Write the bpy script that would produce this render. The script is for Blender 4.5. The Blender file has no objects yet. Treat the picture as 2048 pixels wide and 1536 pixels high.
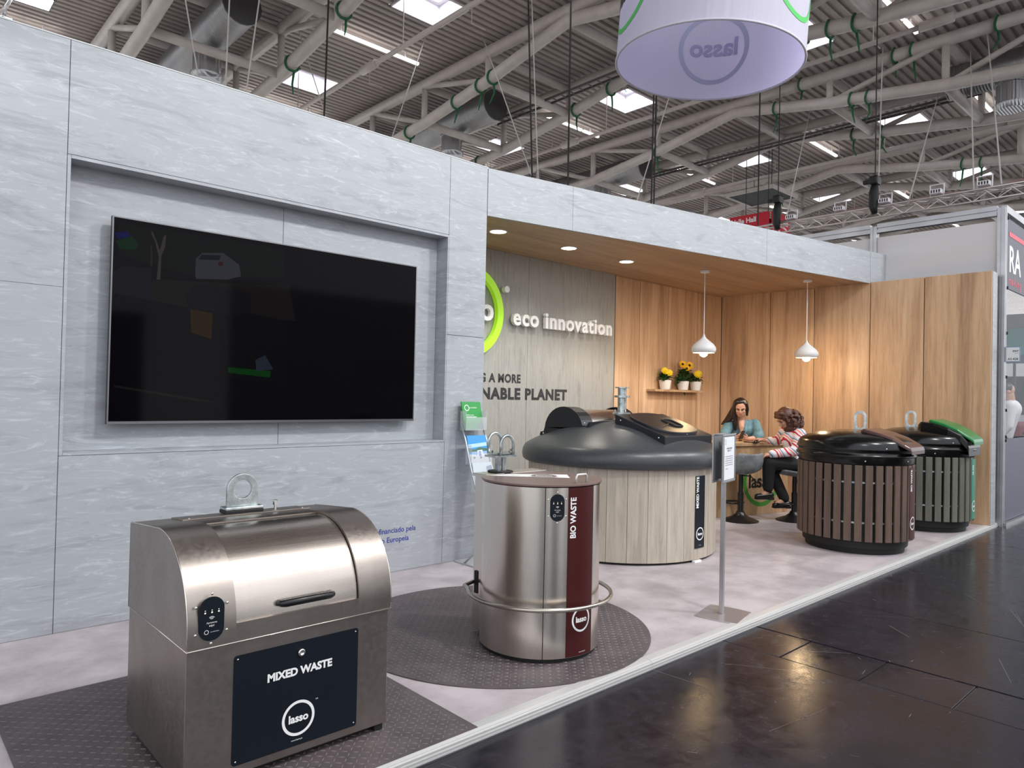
import bpy, math, random
import numpy as np
from mathutils import Vector, Matrix
random.seed(7)
S = bpy.context.scene
COL = S.collection
PI = math.pi

# ------------------------------------------------------------------ camera
cam_d = bpy.data.cameras.new('camera')
cam = bpy.data.objects.new('camera', cam_d)
COL.objects.link(cam)
cam_d.sensor_width = 36.0
cam_d.lens = 1420 / 2048 * 36
cam_d.clip_start, cam_d.clip_end = 0.05, 300
_R = ((0.7326556, -0.6802616, 0.0214470), (-0.0259977, 0.0035167, 0.9996558), (0.6801029, 0.7329610, 0.0151087))
cam.matrix_world = Matrix(((_R[0][0], _R[1][0], -_R[2][0], 0), (_R[0][1], _R[1][1], -_R[2][1], 0),
                           (_R[0][2], _R[1][2], -_R[2][2], 1.41), (0, 0, 0, 1)))
S.camera = cam

# ------------------------------------------------------------------ world, large lights, exposure
world = bpy.data.worlds.new('world')
S.world = world
world.use_nodes = True
bg = world.node_tree.nodes['Background']
bg.inputs[0].default_value = (0.93, 0.96, 1.0, 1)
bg.inputs[1].default_value = 1.4
S.view_settings.view_transform = 'Standard'
S.view_settings.look = 'None'
S.view_settings.exposure = 0.25
S.view_settings.gamma = 1
S.view_settings.use_curve_mapping = False


def light(name, kind, loc, energy, color=(1, 1, 1), size=0.1, rot=None, target=None, spot=None, blend=0.5):
    d = bpy.data.lights.new(name, kind)
    d.energy = energy
    d.color = color
    if kind == 'AREA':
        d.shape = 'SQUARE'
        d.size = size
    else:
        d.shadow_soft_size = size
    if spot:
        d.spot_size = spot
        d.spot_blend = blend
    o = bpy.data.objects.new(name, d)
    COL.objects.link(o)
    o.location = loc
    if target is not None:
        o.rotation_euler = (Vector(target) - Vector(loc)).to_track_quat('-Z', 'Y').to_euler()
    return o


# exhibition floodlights on the lighting rig over the aisle, aimed at the stand
for _x in (3.4, 6.6, 10.2):
    light('flood_light', 'SPOT', (_x, -0.7, 6.3), 560, (1.0, 0.985, 0.96), 0.28, target=(_x * 1.1 - 2.0, 4.4, 1.2), spot=1.75, blend=0.8)


# ------------------------------------------------------------------ materials
def lin(*c):
    return tuple(((x / 255) / 12.92 if x / 255 <= 0.04045 else ((x / 255 + 0.055) / 1.055) ** 2.4) for x in c)


MATS = {}


def mat(name, rgb=None, rough=0.5, metal=0.0, spec=0.5, emit=None, estr=1.0, alpha=None, coat=0, trans=0):
    if name in MATS:
        return MATS[name]
    m = bpy.data.materials.new(name)
    m.use_nodes = True
    b = m.node_tree.nodes['Principled BSDF']
    if rgb is not None:
        b.inputs['Base Color'].default_value = (*lin(*rgb), 1)
    b.inputs['Roughness'].default_value = rough
    b.inputs['Metallic'].default_value = metal
    b.inputs['Specular IOR Level'].default_value = spec
    if emit is not None:
        b.inputs['Emission Color'].default_value = (*lin(*emit), 1)
        b.inputs['Emission Strength'].default_value = estr
    if alpha is not None:
        b.inputs['Alpha'].default_value = alpha
    b.inputs['Coat Weight'].default_value = coat
    b.inputs['Transmission Weight'].default_value = trans
    MATS[name] = m
    return m


def nd(m, t, **kw):
    n = m.node_tree.nodes.new(t)
    for k, v in kw.items():
        setattr(n, k, v)
    return n


def lk(m, a, b):
    m.node_tree.links.new(a, b)


def coords(m, kind, scale):
    mp = nd(m, 'ShaderNodeMapping')
    mp.inputs['Scale'].default_value = scale
    if kind == 'world':
        g = nd(m, 'ShaderNodeNewGeometry')
        lk(m, g.outputs['Position'], mp.inputs['Vector'])
    else:
        g = nd(m, 'ShaderNodeTexCoord')
        lk(m, g.outputs['Object'], mp.inputs['Vector'])
    return mp.outputs['Vector']


def noise(m, vec, scale, detail=6, rough=0.6, dist=0.0):
    n = nd(m, 'ShaderNodeTexNoise')
    n.inputs['Scale'].default_value = scale
    n.inputs['Detail'].default_value = detail
    n.inputs['Roughness'].default_value = rough
    n.inputs['Distortion'].default_value = dist
    lk(m, vec, n.inputs['Vector'])
    return n.outputs['Fac']


def ramp(m, fac, stops):
    r = nd(m, 'ShaderNodeValToRGB')
    e = r.color_ramp.elements
    while len(e) > 1:
        e.remove(e[-1])
    e[0].position = stops[0][0]
    e[0].color = (*lin(*stops[0][1]), 1)
    for p, c in stops[1:]:
        x = e.new(p)
        x.color = (*lin(*c), 1)
    lk(m, fac, r.inputs['Fac'])
    return r.outputs['Color']


def mixc(m, fac, a, b, mode='MIX'):
    x = nd(m, 'ShaderNodeMix', data_type='RGBA', blend_type=mode)
    if isinstance(fac, float):
        x.inputs[0].default_value = fac
    else:
        lk(m, fac, x.inputs[0])
    lk(m, a, x.inputs[6])
    lk(m, b, x.inputs[7])
    return x.outputs[2]


def maprange(m, fac, a, b, c, d):
    r = nd(m, 'ShaderNodeMapRange')
    for i, v in zip((1, 2, 3, 4), (a, b, c, d)):
        r.inputs[i].default_value = v
    lk(m, fac, r.inputs[0])
    return r.outputs[0]


def bump(m, fac, strength, dist=0.002):
    b = nd(m, 'ShaderNodeBump')
    b.inputs['Strength'].default_value = strength
    b.inputs['Distance'].default_value = dist
    lk(m, fac, b.inputs['Height'])
    lk(m, b.outputs['Normal'], m.node_tree.nodes['Principled BSDF'].inputs['Normal'])


def bsdf(m):
    return m.node_tree.nodes['Principled BSDF']


def stone_mat(name, dark, mid, lightc, sc=(1.0, 1.0, 5.6), kind='world', rough=0.45):
    m = mat(name, mid, rough)
    v = coords(m, kind, sc)
    a = noise(m, v, 1.6, 9, 0.66, 1.4)
    c1 = ramp(m, a, [(0.30, dark), (0.50, mid), (0.64, mid), (0.74, lightc)])
    f = noise(m, v, 3.4, 11, 0.74, 2.2)
    c2 = ramp(m, f, [(0.44, mid), (0.62, lightc)])
    fac = maprange(m, f, 0.50, 0.72, 0.0, 0.8)
    c = mixc(m, fac, c1, c2)
    lk(m, c, bsdf(m).inputs['Base Color'])
    bump(m, f, 0.10, 0.003)
    return m


def wood_mat(name, dark, mid, lightc, sc=(9, 9, 0.55), kind='world', rough=0.45, rnd=0.25):
    m = mat(name, mid, rough, spec=0.35)
    v = coords(m, kind, sc)
    # each panel its own stretch of veneer
    oi = nd(m, 'ShaderNodeObjectInfo')
    add = nd(m, 'ShaderNodeVectorMath', operation='MULTIPLY_ADD')
    cx = nd(m, 'ShaderNodeCombineXYZ')
    for i in range(3):
        lk(m, oi.outputs['Random'], cx.inputs[i])
    lk(m, cx.outputs[0], add.inputs[0])
    add.inputs[1].default_value = (37, 19, 11)
    lk(m, v, add.inputs[2])
    v = add.outputs[0]
    a = noise(m, v, 0.55, 5, 0.55, 0.6)
    g = noise(m, v, 3.2, 9, 0.72, 0.5)
    c1 = ramp(m, a, [(0.34, dark), (0.5, mid), (0.66, lightc)])
    c2 = ramp(m, g, [(0.34, dark), (0.50, mid), (0.68, lightc)])
    c = mixc(m, 0.45, c1, c2)
    lk(m, c, bsdf(m).inputs['Base Color'])
    bump(m, g, 0.08, 0.002)
    return m


def steel_mat(name, rgb, rough, sc=(3, 3, 160), kind='object', amp=0.07, var=10, bmp=0.05):
    m = mat(name, rgb, rough, 1.0)
    v = coords(m, kind, sc)
    a = noise(m, v, 2.0, 4, 0.6)
    lk(m, maprange(m, a, 0.3, 0.7, rough - amp, rough + amp), bsdf(m).inputs['Roughness'])
    b = noise(m, coords(m, kind, (2.5, 2.5, 2.5)), 1.4, 4, 0.6)
    lo = tuple(max(0, x - var) for x in rgb)
    hi = tuple(min(255, x + var) for x in rgb)
    lk(m, ramp(m, b, [(0.35, lo), (0.65, hi)]), bsdf(m).inputs['Base Color'])
    if bmp:
        bump(m, a, bmp, 0.0006)
    return m


def speck_mat(name, a, b, scale, rough=0.5, metal=0.0, kind='object', bumps=0.0, sc=(1, 1, 1), spec=0.5):
    m = mat(name, a, rough, metal, spec)
    v = coords(m, kind, sc)
    f = noise(m, v, scale, 5, 0.65)
    lk(m, ramp(m, f, [(0.38, a), (0.62, b)]), bsdf(m).inputs['Base Color'])
    if bumps:
        bump(m, f, bumps, 0.002)
    return m


M_STONE = stone_mat('pale_stone_laminate', (145, 149, 154), (163, 167, 173), (198, 203, 210))
M_STONEBACK = stone_mat('grey_streaked_laminate', (138, 137, 132), (160, 159, 154), (186, 185, 180), sc=(11, 11, 0.9))
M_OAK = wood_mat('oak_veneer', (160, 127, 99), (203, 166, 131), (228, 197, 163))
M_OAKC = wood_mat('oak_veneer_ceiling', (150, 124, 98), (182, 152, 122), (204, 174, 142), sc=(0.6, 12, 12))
M_OAKO = wood_mat('oak_counter_veneer', (150, 118, 86), (184, 150, 114), (206, 174, 138), sc=(8, 8, 0.8), kind='object')
M_VINYL = speck_mat('grey_vinyl_floor', (162, 153, 157), (190, 181, 185), 2.6, 0.42, kind='world', spec=0.35)
M_EDGE = mat('board_edge_grey', (196, 200, 202), 0.5)
M_ALU = steel_mat('anodised_aluminium', (182, 182, 184), 0.36, sc=(2, 2, 2), var=6)
M_CHROME = mat('chrome', (225, 225, 225), 0.12, 1.0)
M_TRIM = mat('matt_edge_aluminium', (206, 205, 204), 0.45, 0.35)
M_SCREW = mat('bright_screw', (225, 224, 220), 0.25, 1.0)
M_BLACK = mat('black_plastic', (18, 18, 20), 0.32)
M_BLACKM = mat('matt_black', (14, 14, 15), 0.6)
M_WHITE = mat('white_print', (236, 236, 236), 0.5)
M_NAVY = mat('navy_plate', (13, 21, 31), 0.42, spec=0.3)
M_BROWNP = mat('maroon_plate', (66, 22, 22), 0.45, spec=0.25)
M_GALV = speck_mat('galvanised_steel', (150, 158, 160), (205, 212, 212), 14, 0.34, 0.9)


# ------------------------------------------------------------------ mesh helpers
class MB:
    def __init__(s):
        s.v, s.f = [], []

    def add(s, v, f):
        n = len(s.v)
        s.v += [tuple(p) for p in v]
        s.f += [tuple(i + n for i in q) for q in f]
        return s

    def box(s, c, d, rot=None):
        hx, hy, hz = d[0] / 2, d[1] / 2, d[2] / 2
        p = [Vector((x, y, z)) for x in (-hx, hx) for y in (-hy, hy) for z in (-hz, hz)]
        if rot is not None:
            p = [rot @ q for q in p]
        c = Vector(c)
        return s.add([c + q for q in p], [(0, 1, 3, 2), (4, 6, 7, 5), (0, 4, 5, 1), (2, 3, 7, 6), (0, 2, 6, 4), (1, 5, 7, 3)])

    def bb(s, x0, x1, y0, y1, z0, z1):
        return s.box(((x0 + x1) / 2, (y0 + y1) / 2, (z0 + z1) / 2), (x1 - x0, y1 - y0, z1 - z0))

    def loft(s, rings, closed=True, caps=True, cyc=False):
        n = len(rings[0])
        v = [p for r in rings for p in r]
        f = []
        m = len(rings)
        for i in range(m if cyc else m - 1):
            a, b = i * n, ((i + 1) % m) * n
            for j in range(n if closed else n - 1):
                k = (j + 1) % n
                f.append((a + j, a + k, b + k, b + j))
        if caps and not cyc:
            f.append(tuple(range(n))[::-1])
            f.append(tuple((m - 1) * n + j for j in range(n)))
        return s.add(v, f)

    def path(s, pts, r, n=8, cyc=False):
        pts = [Vector(p) for p in pts]
        m = len(pts)
        rr = r if isinstance(r, (list, tuple)) else [r] * m
        T = []
        for i in range(m):
            a = pts[(i - 1) % m] if (cyc or i > 0) else pts[i]
            b = pts[(i + 1) % m] if (cyc or i < m - 1) else pts[i]
            T.append((b - a).normalized())
        up = Vector((0, 0, 1)) if abs(T[0].z) < 0.9 else Vector((1, 0, 0))
        u = T[0].cross(up).normalized()
        rings = []
        for i in range(m):
            if i:
                u = (u - T[i] * u.dot(T[i])).normalized()
            w = T[i].cross(u)
            rings.append([pts[i] + (u * math.cos(2 * PI * k / n) + w * math.sin(2 * PI * k / n)) * rr[i] for k in range(n)])
        return s.loft(rings, True, True, cyc)

    def tube(s, a, b, r, n=8, r2=None):
        return s.path([a, b], [r, r if r2 is None else r2], n)

    def lathe(s, prof, n=24, c=(0, 0, 0), a0=0.0, a1=2 * PI, caps=True):
        full = abs(a1 - a0 - 2 * PI) < 1e-6
        k = n if full else n + 1
        rings = []
        for r, z in prof:
            rings.append([(c[0] + r * math.cos(a0 + (a1 - a0) * i / n), c[1] + r * math.sin(a0 + (a1 - a0) * i / n), c[2] + z) for i in range(k)])
        return s.loft(rings, full, full and caps)

    def prism(s, poly, fn, t0, t1):
        n = len(poly)
        v = [fn(p[0], p[1], t0) for p in poly] + [fn(p[0], p[1], t1) for p in poly]
        f = [tuple(range(n)), tuple(range(n, 2 * n))[::-1]]
        f += [(i, i + n, (i + 1) % n + n, (i + 1) % n) for i in range(n)]
        return s.add(v, f)

    def build(s, name, m, parent=None, smooth=False, ab=False, bevel=0, seg=2, auto=None):
        me = bpy.data.meshes.new(name)
        off = Vector((0, 0, 0))
        if ab and parent is not None:
            p = parent
            while p is not None:
                off += p.location
                p = p.parent
        me.from_pydata([Vector(q) - off for q in s.v], [], s.f)
        bmfix(me)
        if smooth:
            for p in me.polygons:
                p.use_smooth = True
            if auto is not None:
                sharp(me, auto)
        o = bpy.data.objects.new(name, me)
        COL.objects.link(o)
        me.materials.append(m)
        if parent is not None:
            o.parent = parent
        if bevel:
            b = o.modifiers.new('bevel', 'BEVEL')
            b.width = bevel
            b.segments = seg
            b.limit_method = 'ANGLE'
            b.angle_limit = 0.6
        return o


import bmesh


def bmfix(me):
    b = bmesh.new()
    b.from_mesh(me)
    bmesh.ops.recalc_face_normals(b, faces=b.faces)
    b.to_mesh(me)
    b.free()


def sharp(me, deg):
    b = bmesh.new()
    b.from_mesh(me)
    for e in b.edges:
        if len(e.link_faces) == 2 and e.calc_face_angle(0) > math.radians(deg):
            e.smooth = False
    b.to_mesh(me)
    b.free()


def tag(o, label=None, cat=None, group=None, kind=None):
    if label:
        o['label'] = label
    if cat:
        o['category'] = cat
    if group:
        o['group'] = group
    if kind:
        o['kind'] = kind
    return o


def thing(name, loc, label, cat, rz=0, group=None):
    o = bpy.data.objects.new(name, None)
    COL.objects.link(o)
    o.location = loc
    o.rotation_euler = (0, 0, rz)
    o.empty_display_size = 0.1
    return tag(o, label, cat, group)


def setting(name, loc=(0, 0, 0)):
    o = bpy.data.objects.new(name, None)
    COL.objects.link(o)
    o.location = loc
    return tag(o, kind='structure')


def copy_tree(o, parent=None):
    c = o.copy()
    COL.objects.link(c)
    c.parent = parent
    for ch in [x for x in bpy.data.objects if x.parent == o]:
        copy_tree(ch, c)
    return c


_tc = {}


def text_geo(s, size=1.0, extrude=0.0, bold=0.0, align='CENTER', sx=1.0, spacing=1.0):
    key = (s, size, extrude, bold, align, sx, spacing)
    if key not in _tc:
        cu = bpy.data.curves.new('t', 'FONT')
        cu.body = s
        cu.size = size
        cu.extrude = extrude
        cu.offset = bold
        cu.align_x = align
        cu.space_character = spacing
        cu.resolution_u = 3
        ob = bpy.data.objects.new('t', cu)
        COL.objects.link(ob)
        dg = bpy.context.evaluated_depsgraph_get()
        me = bpy.data.meshes.new_from_object(ob.evaluated_get(dg))
        v = [(p.co.x * sx, p.co.y, p.co.z) for p in me.vertices]
        f = [tuple(p.vertices) for p in me.polygons]
        bpy.data.objects.remove(ob)
        bpy.data.meshes.remove(me)
        bpy.data.curves.remove(cu)
        _tc[key] = (v, f)
    return _tc[key]


def text(mb, s, fn, size=1.0, **kw):
    v, f = text_geo(s, size, **kw)
    mb.add([fn(*p) for p in v], f)
    return mb


def annulus(mb, fn, r0, r1, n=48, cx=0, cy=0, t=0.0005):
    v, f = [], []
    for i in range(n):
        a = 2 * PI * i / n
        for r in (r0, r1):
            v.append(fn(cx + r * math.cos(a), cy + r * math.sin(a), t))
    for i in range(n):
        j = (i + 1) % n
        f.append((2 * i, 2 * i + 1, 2 * j + 1, 2 * j))
    mb.add(v, f)
    return mb


def disc(mb, fn, r, n=20, cx=0, cy=0, t=0.0005):
    mb.add([fn(cx + r * math.cos(2 * PI * i / n), cy + r * math.sin(2 * PI * i / n), t) for i in range(n)], [tuple(range(n))])
    return mb


def rrect(w, h, r, n=5):
    out = []
    for cx, cy, a in ((w / 2 - r, h / 2 - r, 0), (-w / 2 + r, h / 2 - r, 90), (-w / 2 + r, -h / 2 + r, 180), (w / 2 - r, -h / 2 + r, 270)):
        for i in range(n + 1):
            t = math.radians(a + 90 * i / n)
            out.append((cx + r * math.cos(t), cy + r * math.sin(t)))
    return out


def lasso_logo(mb, fn, R, tm=True):
    annulus(mb, fn, R * 0.84, R)
    text(mb, 'lasso', lambda x, y, z: fn(x, y - R * 0.2, 0.0006), size=R * 0.62, bold=R * 0.022)
    if tm:
        text(mb, 'TM', lambda x, y, z: fn(x + R * 1.12, y + R * 0.75, 0.0006), size=R * 0.12)
    return mb


def screen_wall(y, x0=0, z0=0, s=-1):      # text plane facing -Y
    return lambda x, yy, t: (x0 + x, y + s * t, z0 + yy)


def cyl_map(cx, cy, r, a0, z0, vert=False):
    if vert:
        return lambda x, y, t: (cx + (r + t) * math.cos(a0 - y / r), cy + (r + t) * math.sin(a0 - y / r), z0 + x)
    return lambda x, y, t: (cx + (r + t) * math.cos(a0 + x / r), cy + (r + t) * math.sin(a0 + x / r), z0 + y)
# ================================================================== SETTING
# ---- hall floor: black slabs with recessed joints, a line of trench covers
M_HALLF = mat('black_hall_floor', (40, 36, 38), 0.2, spec=0.3)
_v = coords(M_HALLF, 'world', (1, 1, 1))
_a = noise(M_HALLF, _v, 1.3, 8, 0.7, 0.4)
_b = noise(M_HALLF, _v, 9, 6, 0.75, 0.3)
lk(M_HALLF, mixc(M_HALLF, 0.5, ramp(M_HALLF, _a, [(0.35, (22, 22, 28)), (0.68, (44, 41, 50))]), ramp(M_HALLF, _b, [(0.4, (25, 24, 30)), (0.7, (48, 44, 53))])), bsdf(M_HALLF).inputs['Base Color'])
lk(M_HALLF, maprange(M_HALLF, _b, 0.3, 0.75, 0.12, 0.34), bsdf(M_HALLF).inputs['Roughness'])
bump(M_HALLF, _b, 0.12, 0.004)
floor = setting('floor', (0, 0, -0.04))
xs = [-30, -6.2, -2.8, 0.45, 3.875, 4.285, 5.3, 8.72, 12.15, 15.6, 60]
for i in range(len(xs) - 1):
    x0, x1 = xs[i], xs[i + 1]
    if abs(x0 - 3.875) < 1e-6:
        y = -4.1325
        while y < 2.2:
            y1 = min(y + 0.4315, 2.3)
            MB().bb(x0 + 0.006, x1 - 0.006, y + 0.004, y1 - 0.004, -0.07, -0.0415).build('trench_cover', M_HALLF, floor, ab=True, bevel=0.003)
            y += 0.4315
        MB().bb(x0, x1, -12, -4.14, -0.07, -0.0405).build('slab', M_HALLF, floor, ab=True)
        continue
    ys = [-14, -5.8, -1.15, 40]
    for j in range(3):
        MB().bb(x0 + 0.003, x1 - 0.003, ys[j] + 0.003, ys[j + 1] - 0.003, -0.075, -0.04).build('slab', M_HALLF, floor, ab=True, bevel=0.002, seg=1)
MB().bb(-30, 60, -14, 40, -0.1, -0.052).build('joint_bed', mat('dusty_joint', (98, 90, 88), 0.9), floor, ab=True)
# long scratches and scuffs on the slabs
mb = MB()
for k in range(150):
    x, y = random.uniform(1.2, 9.5), random.uniform(-0.6, 2.2)
    a = random.choice([random.gauss(0.5, 0.5), random.gauss(2.2, 0.5)])
    L = random.choice([0.02, 0.04, 0.06, 0.3]) * random.uniform(0.5, 1.6)
    w = random.uniform(0.0006, 0.0018)
    dx, dy = math.cos(a) * L, math.sin(a) * L
    nx, ny = -math.sin(a) * w, math.cos(a) * w
    mb.add([(x - nx, y - ny, -0.0394), (x + nx, y + ny, -0.0394), (x + dx + nx, y + dy + ny, -0.0394), (x + dx - nx, y + dy - ny, -0.0394)], [(0, 1, 2, 3)])
tag(mb.build('scuff_marks', mat('grey_scuff', (112, 104, 104), 0.6), floor, ab=True), kind='stuff')

# unseen pale sheet added behind the grey wall to bounce light onto the ceiling
tag(MB().bb(-14, 58, 7.2, 34, -0.038, -0.02).build('floor_rear_bounce', speck_mat('pale_bounce_sheet', (214, 210, 204), (224, 220, 214), 30, 0.9, kind='world')), kind='structure')
# ---- raised stand floor with an aluminium edge profile
fs = tag(MB().bb(-3.0, 10.02, 2.30, 6.2, -0.04, 0.0).build('floor_stand', M_VINYL), kind='structure')
trim = setting('trim_1', (3.5, 2.27, -0.04))
prof = [(2.335, 0.0035), (2.335, -0.001), (2.30, -0.001), (2.30, -0.04), (2.262, -0.04), (2.262, -0.0335), (2.268, -0.0325), (2.268, -0.0285), (2.263, -0.027), (2.263, -0.0215),
        (2.270, -0.020), (2.270, -0.0155), (2.266, -0.014), (2.266, -0.0085), (2.274, -0.007), (2.274, -0.002), (2.288, 0.003), (2.310, 0.004)]
for x0, x1 in ((-3.0, 3.17), (3.172, 6.9), (6.902, 10.1)):
    MB().prism(prof, lambda a, b, t: (t, a, b), x0, x1).build('edge_profile', M_TRIM, trim, ab=True)

# ---- TV wall
wl = setting('wall_left', (1.5, 4.71, 0))
YW = 4.71
G = 0.0015


def panel(par, x0, x1, z0, z1, y=YW, th=0.02, m=None, name='panel'):
    return MB().bb(x0 + G, x1 - G, y, y + th, z0 + G, z1 - G).build(name, m or M_STONE, par, ab=True, bevel=0.0012, seg=1)


panel(wl, -1.4, 0.865, 0, 1.9698)
panel(wl, -1.4, 0.865, 1.9682, 3.392)
panel(wl, 0.865, 3.618, 2.734, 3.392)
panel(wl, 0.865, 3.618, 0, 1.006)
panel(wl, 3.618, 4.03, 0, 1.9)
panel(wl, 3.618, 4.03, 1.9, 3.392)
panel(wl, 0.885, 2.235, 1.02, 2.715, 4.855)
panel(wl, 2.235, 3.606, 1.02, 2.715, 4.855)
# liner boards round the recess
for a in ((0.866, 0.884, 1.007, 2.733), (3.606, 3.617, 1.007, 2.733), (0.885, 3.605, 2.713, 2.733), (0.885, 3.605, 1.007, 1.021)):
    MB().bb(a[0], a[1], YW - 0.001, 4.86, a[2], a[3]).build('recess_liner', M_STONE, wl, ab=True, bevel=0.001, seg=1)
m_core = mat('chipboard_core', (84, 66, 50), 0.8)
MB().bb(-1.4, 4.01, 4.877, 4.93, 0, 3.385).build('wall_core', m_core, wl, ab=True)
MB().bb(4.012, 4.03, 4.732, 5.78, 0, 3.385).build('return_panel', M_STONE, wl, ab=True)
MB().bb(-1.4, 4.03, 4.71, 4.93, 3.3925, 3.4).build('top_cap', M_EDGE, wl, ab=True)
# blue funding notice on the wall
mb = MB()
text(mb, 'Cofinanciado pela', screen_wall(YW, 3.347, 0.308), size=0.058, align='RIGHT', extrude=0.0006, bold=0.0009)
text(mb, 'União Europeia', screen_wall(YW, 3.281, 0.236), size=0.058, align='RIGHT', extrude=0.0006, bold=0.0009)
mb.build('lettering', mat('blue_vinyl', (44, 56, 140), 0.5), wl, ab=True)

# ---- back wall of the lounge: grey part with lettering, oak part with shelf
wb = setting('wall_back', (7, 5.8, 0))
panel(wb, 4.03, 5.58, 0, 2.976, 5.77, 0.02, M_STONEBACK)
panel(wb, 5.58, 7.126, 0, 2.976, 5.77, 0.02, M_STONEBACK)
MB().bb(7.1275, 7.135, 5.769, 5.812, 0, 2.976).build('edge_strip', mat('dark_strip', (60, 58, 56), 0.5), wb, ab=True)
for a, b in ((7.135, 7.70), (7.70, 8.345), (8.345, 9.09), (9.09, 9.75)):
    panel(wb, a + 0.003, b - 0.003, 0, 2.976, 5.81, 0.02, M_OAK)
MB().bb(4.0, 10.0, 5.832, 5.88, 0, 3.2).build('wall_core', m_core, wb, ab=True)
mb = MB()
text(mb, 'A MORE', screen_wall(5.77, 5.482, 1.545), size=0.128, align='RIGHT', extrude=0.001, bold=0.0058, sx=0.93, spacing=1.1)
text(mb, 'BUILDING', screen_wall(5.77, 4.97, 1.545), size=0.128, align='RIGHT', extrude=0.001, bold=0.0058, sx=0.93, spacing=1.1)
text(mb, 'SUSTAINABLE PLANET', screen_wall(5.77, 6.245, 1.362), size=0.168, align='RIGHT', extrude=0.001, bold=0.0085, sx=1.07, spacing=1.12)
mb.build('slogan_lettering', mat('charcoal_vinyl', (38, 40, 44), 0.5), wb, ab=True)

# ---- oak side wall
wr = setting('wall_right', (9.8, 4.0, 0))
for a, b in ((5.808, 5.016), (5.016, 4.372), (4.372, 3.632), (3.632, 2.993), (2.993, 2.272)):
    MB().bb(9.75, 9.77, b + 0.005, a - 0.005, 0, 2.985).build('panel', M_OAK, wr, ab=True, bevel=0.0012, seg=1)
MB().bb(9.7705, 9.95, 2.285, 5.83, 0, 2.975).build('wall_core', m_core, wr, ab=True)
MB().bb(9.7705, 9.97, 2.27, 2.285, 0, 2.985).build('end_panel', M_STONE, wr, ab=True, bevel=0.001, seg=1)
MB().bb(9.951, 9.97, 2.286, 5.83, 0, 2.985).build('outer_panel', M_STONE, wr, ab=True)

# ---- lounge ceiling and slanting fascia
ceil_l = setting('ceiling_lounge', (7, 5, 2.976))
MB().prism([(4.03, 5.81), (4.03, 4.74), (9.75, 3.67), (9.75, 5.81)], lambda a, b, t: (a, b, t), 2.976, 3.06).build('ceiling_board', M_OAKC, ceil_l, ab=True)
fa = setting('trim_2', (7, 4.1, 3.0))
fd = Vector((10.42 - 4.03, 3.515 - 4.71, 0)).normalized()
fn_ = Vector((-fd.y, fd.x, 0))
F0 = Vector((4.032, 4.709, 0))
fl = [0, 0.932, 3.74, 5.82]
for a, b in ((0, 0.932), (0.932, 3.74), (3.74, 5.818)):
    p = [F0 + fd * (a + G), F0 + fd * (b - G), F0 + fd * (b - G) + fn_ * 0.025, F0 + fd * (a + G) + fn_ * 0.025]
    MB().prism([(q.x, q.y) for q in p], lambda x, y, t: (x, y, t), 2.974, 3.392).build('fascia_panel', M_STONE, fa, ab=True)
p = [F0 + fd * 5.821, F0 + fd * 6.42, F0 + fd * 6.42 + fn_ * 0.025, F0 + fd * 5.821 + fn_ * 0.025]
MB().prism([(q.x, q.y) for q in p], lambda x, y, t: (x, y, t), 2.99, 3.392).build('fascia_panel', M_STONE, fa, ab=True)
p = [F0 + fn_ * 0.027, F0 + fd * 6.42 + fn_ * 0.027, F0 + fd * 6.42 + fn_ * 0.09, F0 + fn_ * 0.09]
MB().prism([(q.x, q.y) for q in p], lambda x, y, t: (x, y, t), 3.062, 3.38).build('fascia_batten', m_core, fa, ab=True)

# ---- neighbouring stand: white panels in an aluminium frame, dark sign and glass on the aisle side
wn = setting('wall_neighbour', (10.1, 4, -0.04))
m_wp = mat('white_fabric_panel', (214, 211, 212), 0.7)
for y0, y1 in ((2.31, 3.69), (3.76, 5.16), (5.23, 6.6)):
    MB().bb(10.105, 10.125, y0, y1, 0, 3.64).build('panel', m_wp, wn, ab=True)
for y in (2.262, 3.725, 5.195):
    mb = MB()
    for dx, dy in ((-0.026, -0.026), (-0.026, 0.026), (0.026, -0.026), (0.026, 0.026)):
        mb.box((10.115 + dx, y + dy, 1.875), (0.034, 0.034, 3.83))
    mb.box((10.115, y, 1.875), (0.06, 0.06, 3.82))
    mb.build('post', M_ALU, wn, ab=True)
for y0, y1 in ((2.31, 3.68), (3.77, 5.15), (5.24, 6.6)):
    mb = MB()
    mb.bb(10.075, 10.155, y0, y1, 3.765, 3.82).bb(10.075, 10.155, y0, y1, 3.70, 3.745).bb(10.095, 10.135, y0, y1, 3.74, 3.77)
    mb.build('rail', M_ALU, wn, ab=True)
ws = setting('wall_aisle', (11, 2.25, -0.04))
m_dk = mat('dark_grey_panel', (84, 84, 94), 0.5)
MB().bb(10.20, 13.2, 2.245, 2.26, 2.84, 3.70).build('sign_panel', m_dk, ws, ab=True)
MB().bb(10.20, 13.2, 2.245, 2.265, 0.0, 1.0).build('base_panel', mat('blue_grey_panel', (86, 88, 104), 0.45), ws, ab=True)
mb = MB().bb(10.155, 13.2, 2.225, 2.28, 3.745, 3.83)
mb.build('rail', M_ALU, ws, ab=True)
MB().bb(10.155, 13.2, 2.2, 2.29, -0.04, -0.005).build('kick_rail', M_ALU, ws, ab=True)
MB().bb(10.20, 13.2, 2.249, 2.255, 1.012, 2.83).build('glass_pane', mat('clear_glass', (200, 206, 212), 0.05, spec=0.15, alpha=0.10), ws, ab=True)
mb = MB()
for z in (0.985, 1.03, 1.35, 1.75, 2.28, 2.83, 3.68):
    mb.tube((10.17, 2.235, z), (10.26, 2.235, z), 0.012, 8)
    mb.box((10.185, 2.235, z), (0.02, 0.05, 0.035))
mb.build('panel_clips', M_BLACKM, ws, ab=True)
mb = MB()
mb.tube((10.19, 2.24, 0.05), (10.19, 2.24, 2.9), 0.006, 6)
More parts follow.
